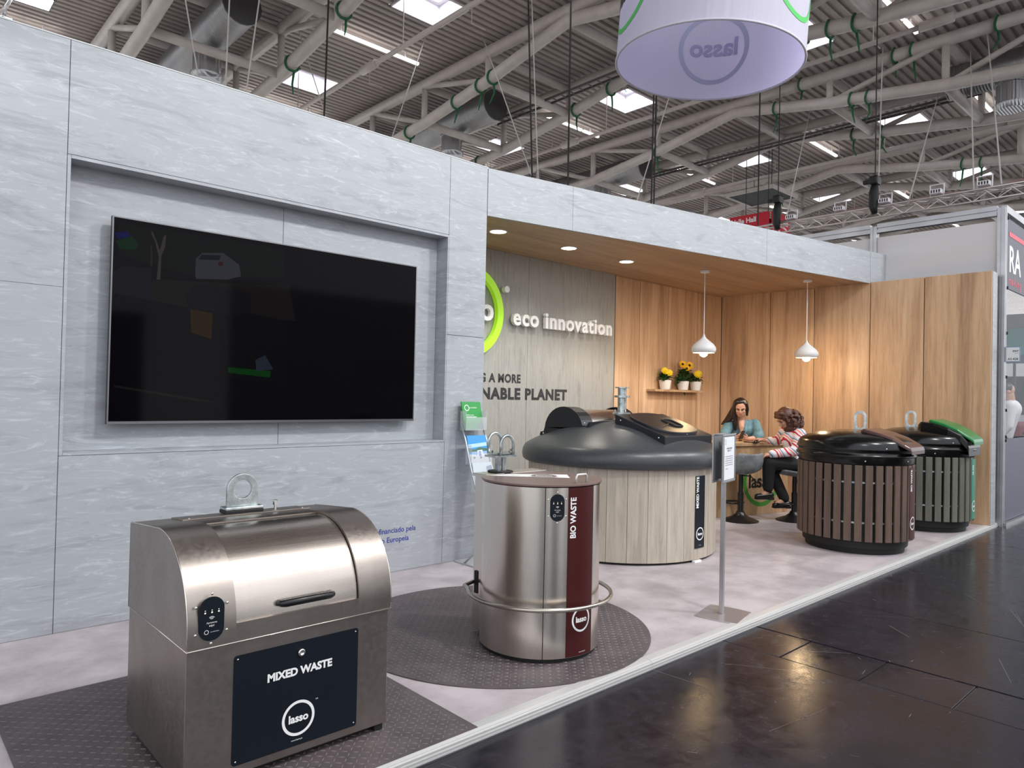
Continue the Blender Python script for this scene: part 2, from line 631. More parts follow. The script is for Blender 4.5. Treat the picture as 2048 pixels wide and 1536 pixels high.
mb.build('clip_cable', M_BLACKM, ws, ab=True)
mb = MB()
text(mb, 'RA', screen_wall(2.245, 10.36, 3.06), size=0.46, align='LEFT', extrude=0.002, bold=0.006)
mb.build('white_lettering', M_WHITE, ws, ab=True)
m_red = mat('coral_red', (226, 84, 98), 0.5)
mb = MB()
text(mb, 'making', screen_wall(2.245, 10.36, 2.90), size=0.15, align='LEFT', extrude=0.002, spacing=1.5)
mb.add([(10.36, 2.242, 3.49), (11.6, 2.242, 3.49), (11.6, 2.242, 3.545), (10.36, 2.242, 3.545)], [(0, 1, 2, 3)])
mb.build('red_lettering', m_red, ws, ab=True)

# white vehicle-graphic wall of the stand across the aisle (seen mirrored in the dark screen)
wo = setting('wall_opposite', (8.5, -5, -0.04))
m_od = mat('added_reflection_panel', (112, 104, 98), 0.6)
for x0, x1, z1, m_ in ((5.6, 13, 3.6, m_wp), (3.1, 4.0, 2.8, m_od), (-0.6, 1.1, 3.0, m_od), (-5.5, -2.4, 3.2, m_wp)):  # all but the first are unseen panels added to band the steel reflections
    MB().bb(x0, x1, -5.05, -5.0, -0.04, z1).build('panel', m_, wo, ab=True)
mb = MB()
text(mb, 'WOLFF', lambda x, y, t: (9.6 - x, -4.998, 1.7 + y), size=0.6, extrude=0.002)
mb.build('lettering', mat('opposite_lettering', (40, 40, 48), 0.6), wo, ab=True)

# ================================================================== HALL ROOF
M_DECK = speck_mat('roof_deck_sheet', (164, 154, 149), (176, 166, 161), 0.6, 0.5, kind='world')
M_TRUSS = speck_mat('painted_truss_steel', (186, 177, 171), (198, 189, 183), 3.0, 0.45, kind='world')
M_SKYF = mat('skylight_upstand_white', (228, 222, 226), 0.6)
M_SKYP = mat('skylight_pane', (240, 246, 250), 0.3, emit=(240, 248, 255), estr=7.0)
SKX = [2.2 + 7 * k for k in range(9)]
SKY_ = [7.75, 12.85, 18.35, 23.8]
ceil = setting('ceiling', (20, 15, 10))
PIT = 0.207
HR = 10.0


def deck(x0, x1, y0, y1, mb):
    k0, k1 = int(math.ceil(y0 / PIT)), int(math.floor(y1 / PIT))
    pr = [(y0, HR)]
    for k in range(k0, k1 + 1):
        b = k * PIT
        pr += [(b - 0.055, HR), (b - 0.035, HR + 0.05), (b + 0.035, HR + 0.05), (b + 0.055, HR)]
    pr = [q for q in pr if y0 <= q[0] <= y1] + [(y1, HR)]
    n = len(pr)
    v = [(x0, a, b) for a, b in pr] + [(x1, a, b) for a, b in pr]
    mb.add(v, [(i, i + 1, n + i + 1, n + i) for i in range(n - 1)])


hx, hy = 0.68, 0.58
xcur = -14.0
for sx in SKX:
    mb = MB()
    deck(xcur, sx - hx, 0.5, 30.0, mb)
    mb.build('roof_sheet', M_DECK, ceil, ab=True)
    mb = MB()
    yc = 0.5
    for sy in SKY_:
        deck(sx - hx, sx + hx, yc, sy - hy, mb)
        yc = sy + hy
    deck(sx - hx, sx + hx, yc, 30.0, mb)
    mb.build('roof_sheet', M_DECK, ceil, ab=True)
    xcur = sx + hx
mb = MB()
deck(xcur, 80, 0.5, 30.0, mb)
mb.build('roof_sheet', M_DECK, ceil, ab=True)
nwin = 0
for sx in SKX[1:8]:
    for sy in SKY_[:3]:
        nwin += 1
        w = setting('window_%d' % nwin, (sx, sy, HR))
        mb = MB()
        t = 0.03
        mb.bb(-hx, -hx + t, -hy, hy, -0.03, 0.7).bb(hx - t, hx, -hy, hy, -0.03, 0.7).bb(-hx, hx, -hy, -hy + t, -0.03, 0.7).bb(-hx, hx, hy - t, hy, -0.03, 0.7)
        mb.build('upstand', M_SKYF, w)
        mb = MB()
        q = 0.12
        for s_ in (-1, 1):
            mb.box((s_ * (hx - t - q / 2), 0, 0.5), (q, 2 * hy - 0.06, 0.04)).box((0, s_ * (hy - t - q / 2), 0.5), (2 * hx - 0.06 - 2 * q, q, 0.04))
        mb.build('frame', M_SKYF, w)
        MB().bb(-hx + t, hx - t, -hy + t, hy - t, 0.56, 0.58).build('pane', M_SKYP, w)
        MB().tube((-0.35, 0.0, 0.47), (0.3, 0.25, 0.42), 0.022, 6).tube((0.0, -0.3, 0.46), (0.05, 0.3, 0.5), 0.015, 6).build('opener_rod', mat('opener_blue', (70, 110, 150), 0.5), w)


def zlow(y):
    d = abs((y - 10.5))
    d = min(d, 21 - d)
    return 9.58 - 1.12 * (1 - ((d - 10.5) / 10.5) ** 2)


names = ['nearest the top left corner behind the grey wall', 'crossing above the recessed TV end', 'passing behind the round fabric banner', 'above the red hall sign', 'far beyond the red hall sign',
         'second farthest over the hall', 'farthest over the hall']
for k in range(7):
    X = 4.2 + 7 * k
    tr = thing('roof_truss', (X + 1.45, 10.5, 8.3), 'grey tubular steel roof truss pair, ' + names[k], 'roof truss', group='roof trusses of the hall')
    nodes = [10.5 + 2.65 * i for i in range(-4, 8)]
    if k > 3:
        nodes = nodes[:8]
    ya, yb = nodes[0], nodes[-1]
    for x in (X, X + 2.9):
        MB().tube((x, ya, 9.78), (x, yb, 9.78), 0.15, 10).build('top_chord', M_TRUSS, tr, True, True)
        MB().path([(x, y, zlow(y)) for y in nodes], 0.145, 10).build('bottom_chord', M_TRUSS, tr, True, True)
        for i, y in enumerate(nodes):
            d = 9.78 - zlow(y)
            if d < 0.3:
                continue
            MB().tube((x, y, zlow(y)), (x, y, 9.78), 0.085, 8).build('post', M_TRUSS, tr, True, True)
            j = i + 1 if y > 10.5 else i - 1
            if 0 <= j < len(nodes):
                MB().tube((x, y, zlow(y)), (x, nodes[j], 9.75), 0.07, 8).build('diagonal', M_TRUSS, tr, True, True)
    for y in nodes:
        MB().tube((X, y, zlow(y)), (X + 2.9, y, zlow(y)), 0.11, 8).build('cross_tube', M_TRUSS, tr, True, True)
        if 9.78 - zlow(y) > 0.3:
            MB().tube((X, y, 9.74), (X + 2.9, y, 9.74), 0.10, 8).build('cross_tube', M_TRUSS, tr, True, True)

# pale sprinkler mains running in the bays
M_PIPE = mat('pale_pipe', (196, 186, 180), 0.5)
pl = ['left of the first skylight column', 'under the second skylight column', 'under the third skylight column', 'under the far skylight columns', 'under the farthest skylight columns']
for k in range(5):
    X = 8.6 + 6.9 * k
    t = thing('sprinkler_pipe', (X, 12, 8.9), 'long pale ceiling pipe with a fat coupling, ' + pl[k], 'pipe', group='pale pipes below the roof')
    MB().tube((X, 0.5, 8.95), (X, 29, 8.95), 0.055, 8).build('pipe_run', M_PIPE, t, True, True)
    for y in (4.6, 14.4, 22):
        MB().tube((X, y - 0.3, 8.95), (X, y + 0.3, 8.95), 0.10, 10).build('coupling', M_PIPE, t, True, True)
    for y in (3, 8, 13, 18, 23):
        MB().tube((X, y, 8.95), (X, y, 10.0), 0.012, 5).build('hanger', M_PIPE, t, ab=True)
    for y in (6.2, 9.8, 12.0, 16.2, 19.6):
        MB().tube((X + 1.1, y, 9.5), (X + 1.1, y, 9.85), 0.012, 5).tube((X + 1.1, y, 9.5), (X + 1.5, y, 9.5), 0.012, 5).build('sprinkler_drop', M_PIPE, t, ab=True)

# fluorescent tube lamps
M_TUBE = mat('lit_tube', (255, 255, 255), 0.5, emit=(255, 250, 245), estr=3.2)
rows = {5.6: 'aisle-side row', 10.3: 'second row from the aisle', 15.0: 'third row from the aisle', 20.1: 'back row above the grey wall'}
cols = ['over the wall end', 'over the TV recess', 'over the lounge', 'beyond the lounge', 'over the neighbouring stand', 'far off']
for i, x in enumerate((1.0, 7.9, 15.0, 22.0, 29.0, 36.0)):
    for y, rw in rows.items():
        t = thing('tube_lamp', (x + 1.25, y, 9.8), 'lit white ceiling tube lamp, %s, %s' % (rw, cols[i]), 'lamp', group='ceiling tube lamps')
        MB().bb(x + 0.3, x + 0.34, y - 0.02, y + 0.02, 9.858, 10.0).bb(x + 2.1, x + 2.14, y - 0.02, y + 0.02, 9.858, 10.0).build('bracket', M_SKYF, t, ab=True)
        MB().bb(x, x + 1.68, y - 0.035, y + 0.035, 9.80, 9.858).bb(x + 1.76, x + 2.5, y - 0.035, y + 0.035, 9.80, 9.858).build('tube', M_TUBE, t, ab=True)

# ventilation ducts with drop outlets
M_DUCT = mat('spiral_duct_zinc', (168, 168, 170), 0.32, 0.85)
_v = coords(M_DUCT, 'object', (1, 1, 1))
_w = nd(M_DUCT, 'ShaderNodeTexWave', wave_type='BANDS', bands_direction='Y')
_w.inputs['Scale'].default_value = 5.0
lk(M_DUCT, _v, _w.inputs['Vector'])
bump(M_DUCT, _w.outputs['Fac'], 0.45, 0.02)
dn = ['at the top left above the grey wall', 'above the TV recess end', 'above the lounge fascia', 'at the right edge beside the banner']
for i, (x, y) in enumerate(((5.65, 16.4), (12.65, 16.45), (19.65, 16.6), (19.65, 4.25))):
    t = thing('air_duct', (x, y, 8.2), 'silver spiral air duct with a drop outlet, ' + dn[i], 'duct', group='ventilation ducts')
    s_ = 1 if i < 3 else 1
    ya_, yb_ = (y - 1.9, y + 4.5) if i < 3 else (y - 3.5, y + 1.3)
    MB().tube((x, ya_, 9.3), (x, yb_, 9.3), 0.40, 20).build('duct_run', M_DUCT, t, True, True, auto=40)
    MB().lathe([(0.0, 0), (0.41, 0), (0.41, 0.04), (0.0, 0.04)], 20).build('end_cap', mat('dark_cap', (70, 68, 68), 0.5), t)
    t.children[-1].location = (0, -1.9, 9.3 - 8.2)
    t.children[-1].rotation_euler = (PI / 2, 0, 0)
    MB().lathe([(0.29, 0.9), (0.30, 0.35), (0.33, 0.34), (0.33, 0.30), (0.30, 0.29), (0.30, -0.15), (0.36, -0.16), (0.36, -0.20), (0.30, -0.3), (0.0, -0.3)], 20, (x, y, 8.75 - 0.15)).build('drop_outlet', M_CHROME if False else M_DUCT, t, True, True, auto=40)
# dark hanging acoustic panel and cable tray
t = thing('acoustic_panel', (23, 12.3, 8.5), 'dark grey square panel hung flat under the roof above the red sign', 'panel')
MB().bb(22.25, 23.95, 11.45, 13.1, 8.5, 8.58).build('panel_board', mat('charcoal_felt', (66, 66, 70), 0.8), t, ab=True)
MB().bb(22.2, 24.0, 11.40, 11.45, 8.47, 8.6).bb(22.2, 24.0, 13.1, 13.15, 8.47, 8.6).bb(22.2, 22.25, 11.45, 13.1, 8.47, 8.6).bb(23.95, 24.0, 11.45, 13.1, 8.47, 8.6).build('panel_frame', M_TRUSS, t, ab=True)
MB().tube((22.3, 11.5, 8.55), (22.3, 11.5, 9.9), 0.012, 5).tube((23.9, 13.0, 8.55), (23.9, 13.0, 9.9), 0.012, 5).build('hanger', M_BLACKM, t, ab=True)
for i, (x, ya, yb) in enumerate(((13.2, 6.5, 15.2), (20.2, 5, 15))):
    t = thing('cable_tray', (x, 10, 9.1), 'thin dark ladder cable tray under the roof, ' + ('left of the banner' if i == 0 else 'behind the banner'), 'cable tray', group='cable trays')
    MB().bb(x - 0.14, x - 0.11, ya, yb, 9.1, 9.16).bb(x + 0.11, x + 0.14, ya, yb, 9.1, 9.16).build('rail', mat('dark_tray', (84, 78, 76), 0.5), t, ab=True)
    mb = MB()
    y = ya
    while y < yb:
        mb.bb(x - 0.12, x + 0.12, y, y + 0.03, 9.11, 9.13)
        y += 0.3
    tag(mb.build('rungs', MATS['dark_tray'], t, ab=True), kind='stuff')
# ================================================================== OBJECTS
def fit_text(mb, s, fn, width, extrude=0.0005, bold=0.0, align='CENTER', hs=1.0, lift=0.0006):
    """lettering scaled to WIDTH; hs stretches the height"""
    v, f = text_geo(s, 1.0, 0.0, bold, align)
    xs_ = [p[0] for p in v]
    k = width / (max(xs_) - min(xs_))
    x0 = (max(xs_) + min(xs_)) / 2
    mb.add([fn((p[0] - x0) * k, p[1] * k * hs, lift) for p in v], f)
    return mb


def eye_plate(w, h, hole, t, slot=0.0, n=40):
    """upright lifting eye: rounded top, round hole or vertical slot; local x across, z up"""
    mb = MB()
    r = w / 2
    zc = h - r
    out, inn = [], []
    half = n // 2
    for i in range(half + 1):
        a = PI * i / half
        out.append((r * math.cos(a), zc + r * math.sin(a)))
        inn.append((hole * math.cos(a), zc + hole * math.sin(a)))
    for i in range(half + 1):
        a = PI + PI * i / half
        u = i / half
        # along the bottom edge from left to right
        if u < 0.25:
            out.append((-r, zc - (zc) * (u / 0.25)))
        elif u > 0.75:
            out.append((r, zc * ((u - 0.75) / 0.25)))
        else:
            out.append((-r + 2 * r * (u - 0.25) / 0.5, 0))
        inn.append((hole * math.cos(a), zc - slot + hole * math.sin(a)))
    m = len(out)
    v = [(x, -t / 2, z) for x, z in out] + [(x, -t / 2, z) for x, z in inn] + [(x, t / 2, z) for x, z in out] + [(x, t / 2, z) for x, z in inn]
    f = []
    for i in range(m):
        j = (i + 1) % m
        f += [(i, j, m + j, m + i), (2 * m + i, 3 * m + i, 3 * m + j, 2 * m + j), (i, 2 * m + i, 2 * m + j, j), (m + i, m + j, 3 * m + j, 3 * m + i)]
    return mb.add(v, f)


def screw(mb, fn, x, y, r=0.004):
    v = []
    rings = [(r, 0.0), (r * 0.9, r * 0.35), (r * 0.5, r * 0.6), (0.0001, r * 0.65)]
    mb.loft([[fn(x + q * math.cos(2 * PI * i / 10), y + q * math.sin(2 * PI * i / 10), h) for i in range(10)] for q, h in rings])


def reader(parent, fn, w, h, cx=0, cy=0):
    """card reader: dark capsule with lights, print and six screws"""
    g = lambda x, y, t: fn(cx + x, cy + y, t)
    mb = MB()
    poly = rrect(w, h, w * 0.49, 7)
    n = len(poly)
    mb.add([g(x, y, 0) for x, y in poly] + [g(x, y, 0.003) for x, y in poly], [tuple(n + i for i in range(n))] + [(i, (i + 1) % n, n + (i + 1) % n, n + i) for i in range(n)])
    rd = mb.build('card_reader', M_NAVY, parent, ab=True)
    k = lambda x, y, t: g(x, y, 0.0035 + t)
    mb = MB()
    for i in (-1, 0, 1):
        disc(mb, k, w * 0.035, 10, i * w * 0.27, h * 0.15)
        disc(mb, k, w * 0.02, 8, i * w * 0.27, h * 0.20)
    mb.build('indicator', mat('warm_led', (235, 225, 200), 0.4, emit=(255, 240, 210), estr=0.5), rd, ab=True)
    mb = MB()
    for j in range(3):
        q = w * (0.05 + 0.045 * j)
        v = []
        for i in range(7):
            a = math.radians(45 + 15 * i)
            for rr in (q, q + w * 0.018):
                v.append(k(rr * math.cos(a), rr * math.sin(a) - h * 0.03, 0))
        mb.add(v, [(2 * i, 2 * i + 1, 2 * i + 3, 2 * i + 2) for i in range(6)])
    fit_text(mb, 'Apresente', lambda x, y, t: k(x, y - h * 0.10, 0), w * 0.42)
    fit_text(mb, 'aqui', lambda x, y, t: k(x, y - h * 0.17, 0), w * 0.2)
    annulus(mb, lambda x, y, t: k(x, y, 0), w * 0.07, w * 0.09, 20, -w * 0.2, -h * 0.29)
    fit_text(mb, 'eco innovation', lambda x, y, t: k(x + w * 0.13, y - h * 0.305, 0), w * 0.34)
    mb.build('print', M_WHITE, rd, ab=True)
    for x, y in ((0, h * 0.565), (0, -h * 0.565), (-w * 0.62, h * 0.30), (w * 0.62, h * 0.30), (-w * 0.62, -h * 0.32), (w * 0.62, -h * 0.32)):
        mb = MB()
        screw(mb, g, x, y, w * 0.06)
        mb.build('screw', M_SCREW, parent, True, True)
    return rd


# ------------------------------------------------------------------ mats with raised treads
M_MAT = speck_mat('charcoal_rubber_mat', (78, 70, 72), (92, 83, 85), 6, 0.5, kind='world')
M_TREAD = mat('highlit_tread_tops', (104, 95, 97), 0.33)  # lighter than the mat: the treads' highlight is put into the colour


def treads(inside, x0, x1, y0, y1):
    mb = MB()
    p = 0.0305
    nx, ny = int((x1 - x0) / p), int((y1 - y0) / p)
    for i in range(nx):
        for j in range(ny):
            x, y = x0 + (i + 0.5) * p, y0 + (j + 0.5) * p
            if not inside(x, y):
                continue
            a = PI / 4 if (i + j) % 2 else -PI / 4
            c, s_ = math.cos(a), math.sin(a)
            L, W, h = 0.0145, 0.0042, 0.0026
            pts = [(-L, 0, 0), (0, -W, 0), (L, 0, 0), (0, W, 0), (-L * 0.45, 0, h), (L * 0.45, 0, h)]
            mb.add([(x + px * c - py * s_, y + px * s_ + py * c, 0.006 + pz) for px, py, pz in pts], [(0, 1, 4), (1, 2, 5), (1, 5, 4), (2, 3, 5), (3, 0, 4), (3, 4, 5)])
    return mb


t = thing('checker_plate_mat', (1.22, 3.04, 0), 'square charcoal checker-plate mat under the steel roll-top bin', 'mat')
MB().bb(0.47, 1.97, 2.29, 3.79, 0.0, 0.006).build('mat_sheet', M_MAT, t, ab=True)
tag(treads(lambda x, y: True, 0.48, 1.96, 2.30, 3.78).build('tread_pattern', M_TREAD, t, ab=True), kind='stuff')
t = thing('checker_plate_mat', (2.905, 3.218, 0), 'round charcoal checker-plate mat under the cylindrical bin', 'mat')
MB().lathe([(0.0, 0), (0.918, 0), (0.918, 0.005), (0.914, 0.006), (0.0, 0.006)], 96, (2.905, 3.218, 0)).build('mat_sheet', M_MAT, t, ab=True)
tag(treads(lambda x, y: (x - 2.905) ** 2 + (y - 3.218) ** 2 < 0.895 ** 2, 1.98, 3.83, 2.29, 4.15).build('tread_pattern', M_TREAD, t, ab=True), kind='stuff')

# ------------------------------------------------------------------ roll-top steel bin (nearest)
M_SATIN = steel_mat('satin_blasted_steel', (158, 149, 143), 0.36, sc=(30, 30, 30), amp=0.05, var=8)
M_BRUSH = steel_mat('brushed_steel_lid', (196, 186, 178), 0.27, sc=(2, 260, 260), amp=0.03, var=4, bmp=0.02)
b1 = thing('roll_top_waste_bin', (1.26, 2.86, 0.009), 'large brushed steel roll-top mixed waste bin with navy front plate', 'waste bin')
BX0, BX1, BF, BB = 0.852, 1.668, 2.51, 3.205
AC = (2.832, 0.562)
AR = 0.322


def hoodprof(r=AR, bottom=0.512, back=BB, top_back=0.848):
    p = [(back, bottom), (back, top_back), (back - 0.012, top_back + 0.006)]
    n = 16
    for i in range(n + 1):
        a = PI / 2 + (PI / 2) * i / n
        p.append((AC[0] + r * math.cos(a), AC[1] + r * math.sin(a)))
    p.append((AC[0] - r, bottom))
    return p


YZ = lambda a, b, t_: (t_, a, b)
LX0, LX1 = 1.02, 1.517
MB().prism(hoodprof(), YZ, BX0, LX0).build('hood_side', M_SATIN, b1, True, True, auto=30)
MB().prism(hoodprof(), YZ, LX1, BX1).build('hood_side', M_SATIN, b1, True, True, auto=30)
# rear part of the hood over the lid, and the lip under it
mb = MB()
mb.prism([(BB, 0.512), (BB, 0.848), (BB - 0.012, 0.854), (2.90, 0.8765), (2.885, 0.874), (2.885, 0.80), (3.1, 0.78), (3.1, 0.512)], YZ, LX0, LX1)
mb.build('hood_rear', M_SATIN, b1, True, True, auto=30)
mb = MB()
mb.prism([(AC[0] - AR, 0.512), (AC[0] - AR, 0.578), (AC[0] - AR + 0.02, 0.578), (AC[0] - AR + 0.02, 0.512)], YZ, LX0, LX1)
mb.build('hood_lip', M_SATIN, b1, True, True, auto=30)
MB().bb(LX0, LX1, 2.64, 3.1, 0.515, 0.70).build('inner_shell', M_BLACKM, b1, ab=True)
# barrel lid
lr = AR - 0.014
pts = []
for i in range(19):
    a = math.radians(82 + (177 - 82) * i / 18)
    pts.append((AC[0] + lr * math.cos(a), AC[1] + lr * math.sin(a)))
for i in range(18, -1, -1):
    a = math.radians(82 + (177 - 82) * i / 18)
    pts.append((AC[0] + (lr - 0.008) * math.cos(a), AC[1] + (lr - 0.008) * math.sin(a)))
n = len(pts) // 2
v = [(LX0 + 0.003, a, b) for a, b in pts] + [(LX1 - 0.003, a, b) for a, b in pts]
N = len(pts)
mb = MB().add(v, [(i, i + 1, N + i + 1, N + i) for i in range(N - 1)] + [(N - 1, 0, N, 2 * N - 1)] + [(i, N - 1 - i, N - 2 - i, i + 1) for i in range(n - 1)] + [(N + i, N + i + 1, 2 * N - 2 - i, 2 * N - 1 - i) for i in range(n - 1)])
lid = mb.build('barrel_lid', M_BRUSH, b1, True, True, auto=35)
ha = math.radians(170)
hy, hz = AC[0] + lr * math.cos(ha), AC[1] + lr * math.sin(ha)
mb = MB().path([(1.185, hy + 0.01, hz), (1.188, hy - 0.022, hz + 0.002), (1.20, hy - 0.03, hz + 0.003), (1.38, hy - 0.03, hz + 0.003), (1.392, hy - 0.022, hz + 0.002), (1.395, hy + 0.01, hz)],
               [0.012, 0.013, 0.0145, 0.0145, 0.013, 0.012], 12)
mb.build('handle', M_BLACK, lid, True, True)
MB().bb(BX0 + 0.004, BX1 - 0.004, BF + 0.012, BB - 0.002, 0.035, 0.508).build('body', M_SATIN, b1, ab=True, bevel=0.003)
MB().bb(BX0 + 0.03, BX1 - 0.03, BF + 0.05, BB - 0.03, 0.009, 0.036).build('plinth', M_BLACKM, b1, ab=True)
MB().bb(1.615, 1.652, BF + 0.02, BF + 0.06, 0.009, 0.04).build('foot', M_BLACKM, b1, ab=True)
m_bead = mat('edge_highlight', (225, 215, 206), 0.18, 1.0)  # bright bead on the weld edges, with their highlight put into its colour
mb = MB()
for x in (BX0 + 0.001, BX1 - 0.001):
    mb.path([(x, a, b) for a, b in hoodprof(AR - 0.0005)[:]], 0.0022, 6)
mb.path([(BX0, BB, 0.5105), (BX0, AC[0] - AR, 0.5105), (BX1, AC[0] - AR, 0.5105), (BX1, BB, 0.5105)], 0.0028, 6)
mb.build('highlight_bead', m_bead, b1, True, True)
# navy plate
fp = screen_wall(BF + 0.012, 1.27, 0.262)
mb = MB()
poly = rrect(0.502, 0.392, 0.012, 4)
n = len(poly)
mb.add([fp(x, y, 0) for x, y in poly] + [fp(x, y, 0.003) for x, y in poly], [tuple(n + i for i in range(n))] + [(i, (i + 1) % n, n + (i + 1) % n, n + i) for i in range(n)])
pl_ = mb.build('front_plate', M_NAVY, b1, ab=True)
fq = lambda x, y, t_: fp(x, y, 0.0032 + t_)
mb = MB()
fit_text(mb, 'MIXED WASTE', lambda x, y, t_: fq(x + 0.005, y + 0.072, t_), 0.262, bold=0.045)
fit_text(mb, 'www.lasso.pt', lambda x, y, t_: fq(x - 0.005, y - 0.176, t_), 0.046)
mb.build('lettering', M_WHITE, pl_, ab=True)
lasso_logo(MB(), lambda x, y, t_: fq(x, y - 0.093, t_), 0.066).build('logo', M_WHITE, pl_, ab=True)
for sx in (-1, 1):
    for sz in (-1, 1):
        mb = MB()
        screw(mb, fq, sx * 0.238, sz * 0.182, 0.0035)
        mb.build('screw', M_SCREW, pl_, True, True)
mb = MB()
mb.loft([[fq(0.005 + q * math.cos(2 * PI * i / 18), 0.153 + q * math.sin(2 * PI * i / 18), h) for i in range(18)] for q, h in ((0.0145, 0), (0.0145, 0.006), (0.011, 0.0085), (0.007, 0.0085), (0.0065, 0.006), (0.0001, 0.006))])
mb.build('lock', M_CHROME, pl_, True, True)
reader(b1, screen_wall(AC[0] - AR, 0.932, 0.612), 0.086, 0.152)
# top hatch, lifting eye, small tee bolt
sl = (0.8765 - 0.854) / (2.90 - 3.193)
ztop = lambda y: 0.8765 + (y - 2.90) * sl
mb = MB().prism([(3.175, ztop(3.175) + 0.001), (3.035, ztop(3.035) + 0.001), (3.035, ztop(3.035) + 0.005), (3.175, ztop(3.175) + 0.005)], YZ, 1.0, 1.56)
mb.build('top_hatch', M_SATIN, b1, ab=True)
for x in (1.03, 1.53):
    mb = MB()
    screw(mb, lambda a, b, t_: (x + a, 3.05 + b, ztop(3.05) + 0.005 + t_), 0, 0, 0.005)
    mb.build('screw', M_SCREW, b1, True, True)
MB().box((1.275, 3.115, 0.874), (0.17, 0.075, 0.016)).build('eye_pad', M_BLACKM, b1, ab=True, bevel=0.004)
e = MB().box((0, 0, 0.006), (0.168, 0.07, 0.012)).build('eye_base', M_GALV, b1, bevel=0.004)
e.location = (1.275 - 1.26, 3.115 - 2.86, 0.882 - 0.009)
e = eye_plate(0.138, 0.142, 0.041, 0.016).build('lifting_eye', M_GALV, b1, bevel=0.002)
e.location = (1.275 - 1.26, 3.115 - 2.86, 0.894 - 0.009)
MB().tube((1.425, 3.105, 0.862), (1.425, 3.105, 0.888), 0.006, 10).tube((1.425, 3.105, 0.888), (1.425, 3.105, 0.908), 0.011, 8).build('tee_bolt', M_CHROME, b1, True, True, auto=40)

# ------------------------------------------------------------------ cylindrical bio waste bin
M_CYL = steel_mat('brushed_steel_cylinder', (224, 216, 207), 0.25, sc=(260, 260, 1.0), amp=0.025, var=4, bmp=0.0)
CX, CY, CR = 2.897, 2.857, 0.336
b2 = thing('cylinder_waste_bin', (CX, CY, 0.009), 'steel cylindrical bio waste bin with maroon stripe and bumper ring', 'waste bin')


def dplan(r, ext=0.0):
    p = []
    for i in range(61):
        a = math.radians(54 - (54 + 234) * i / 60)
        p.append((CX + r * math.cos(a), CY + r * math.sin(a)))
    p += [(CX - 0.185 - ext, CY + 0.29), (CX - 0.17 - ext, CY + 0.385 + ext), (CX + 0.17 + ext, CY + 0.385 + ext), (CX + 0.185 + ext, CY + 0.29)]
    return p


XY = lambda a, b, t_: (a, b, t_)
MB().prism(dplan(CR), XY, 0.03, 0.925).build('shell', M_CYL, b2, True, True, auto=15)
MB().prism([(a, min(b, CY + 0.3)) for a, b in dplan(CR - 0.012, -0.02)], XY, 0.009, 0.031).build('plinth', M_BLACKM, b2, ab=True)
mb = MB()
for a in (-131.5,):
    g = cyl_map(CX, CY, CR, math.radians(a), 0)
    mb.add([g(-0.0022, 0.03, 0.0006), g(0.0022, 0.03, 0.0006), g(0.0022, 0.925, 0.0006), g(-0.0022, 0.925, 0.0006)], [(0, 1, 2, 3)])
mb.build('seam', mat('dark_seam', (30, 28, 28), 0.5), b2, ab=True)


def cyl_patch(cx, cy, r, a0, a1, z0, z1, t0, t1, n=10):
    mb = MB()
    rings = []
    for i in range(n + 1):
        a = math.radians(a0 + (a1 - a0) * i / n)
        c, s_ = math.cos(a), math.sin(a)
        rings.append([(cx + (r + q) * c, cy + (r + q) * s_, z) for q, z in ((t0, z0), (t1, z0), (t1, z1), (t0, z1))])
    mb.loft(rings)
    return mb


stp = cyl_patch(CX, CY, CR, -110, -78, 0.032, 0.925, 0.0002, 0.0018).build('stripe', M_BROWNP, b2, True, True, auto=30)
mb = MB()
gv = cyl_map(CX, CY, CR + 0.0022, math.radians(-104.0), 0.766, True)
fit_text(mb, 'BIO WASTE', lambda x, y, t_: gv(x, y - 0.012, 0), 0.215, bold=0.03, hs=1.15)
mb.build('lettering', M_WHITE, stp, ab=True)
mb = MB()
gh = cyl_map(CX, CY, CR + 0.0022, math.radians(-93), 0.222)
lasso_logo(mb, lambda x, y, t_: gh(x, y, 0), 0.066)
mb.build('logo', M_WHITE, stp, ab=True)
fit_text(MB(), 'www.lasso.pt', lambda x, y, t_: gh(x + 0.01, y - 0.175, 0), 0.05).build('lettering', M_WHITE, stp, ab=True)
reader(b2, cyl_map(CX, CY, CR, math.radians(-120.5), 0.822), 0.078, 0.142)
# lid
M_TAUPE = mat('taupe_lid', (116, 94, 90), 0.28, spec=0.5)
LP = [(a, b) for a, b in dplan(CR + 0.006, 0.004) if b < CY + 0.262]
mb = MB().prism(LP, XY, 0.930, 0.941)
lid2 = mb.build('lid', M_TAUPE, b2, ab=True, bevel=0.002)
MB().prism([p for p in dplan(CR - 0.004) if p[1] > CY - 0.2], XY, 0.9245, 0.9305).build('lid_gasket', M_BROWNP, b2, ab=True)
MB().bb(CX - 0.19, CX + 0.31, CY + 0.262, CY + 0.39, 0.926, 0.9425).build('rear_plate', M_CYL, b2, ab=True, bevel=0.002)
tp = lambda x, y, t_: (CX + x, CY + y, 0.9416 + t_)
mb = MB()
mb.add([tp(-0.20, 0.225, 0), tp(-0.05, 0.235, 0), tp(0.235, 0.02, 0), tp(0.12, -0.11, 0)], [(0, 1, 2, 3)])
mb.build('white_wedge', M_WHITE, lid2, ab=True)
c_, s_ = math.cos(-0.75), math.sin(-0.75)
rot2 = lambda x, y, t_: tp(0.06 + x * c_ - y * s_, 0.04 + x * s_ + y * c_, 0.0006 + t_)
mb = MB()
disc(mb, rot2, 0.088, 32, t=0)
fit_text(mb, 'BIO WASTE', lambda x, y, t_: rot2(x - 0.19, y - 0.012, 0.0), 0.10)
mb.build('taupe_print', M_TAUPE, lid2, ab=True)
mb = MB()
annulus(mb, rot2, 0.076, 0.088, t=0.0005)
text(mb, 'lasso', lambda x, y, z: rot2(x, y - 0.018, 0.0005), size=0.05, bold=0.002)
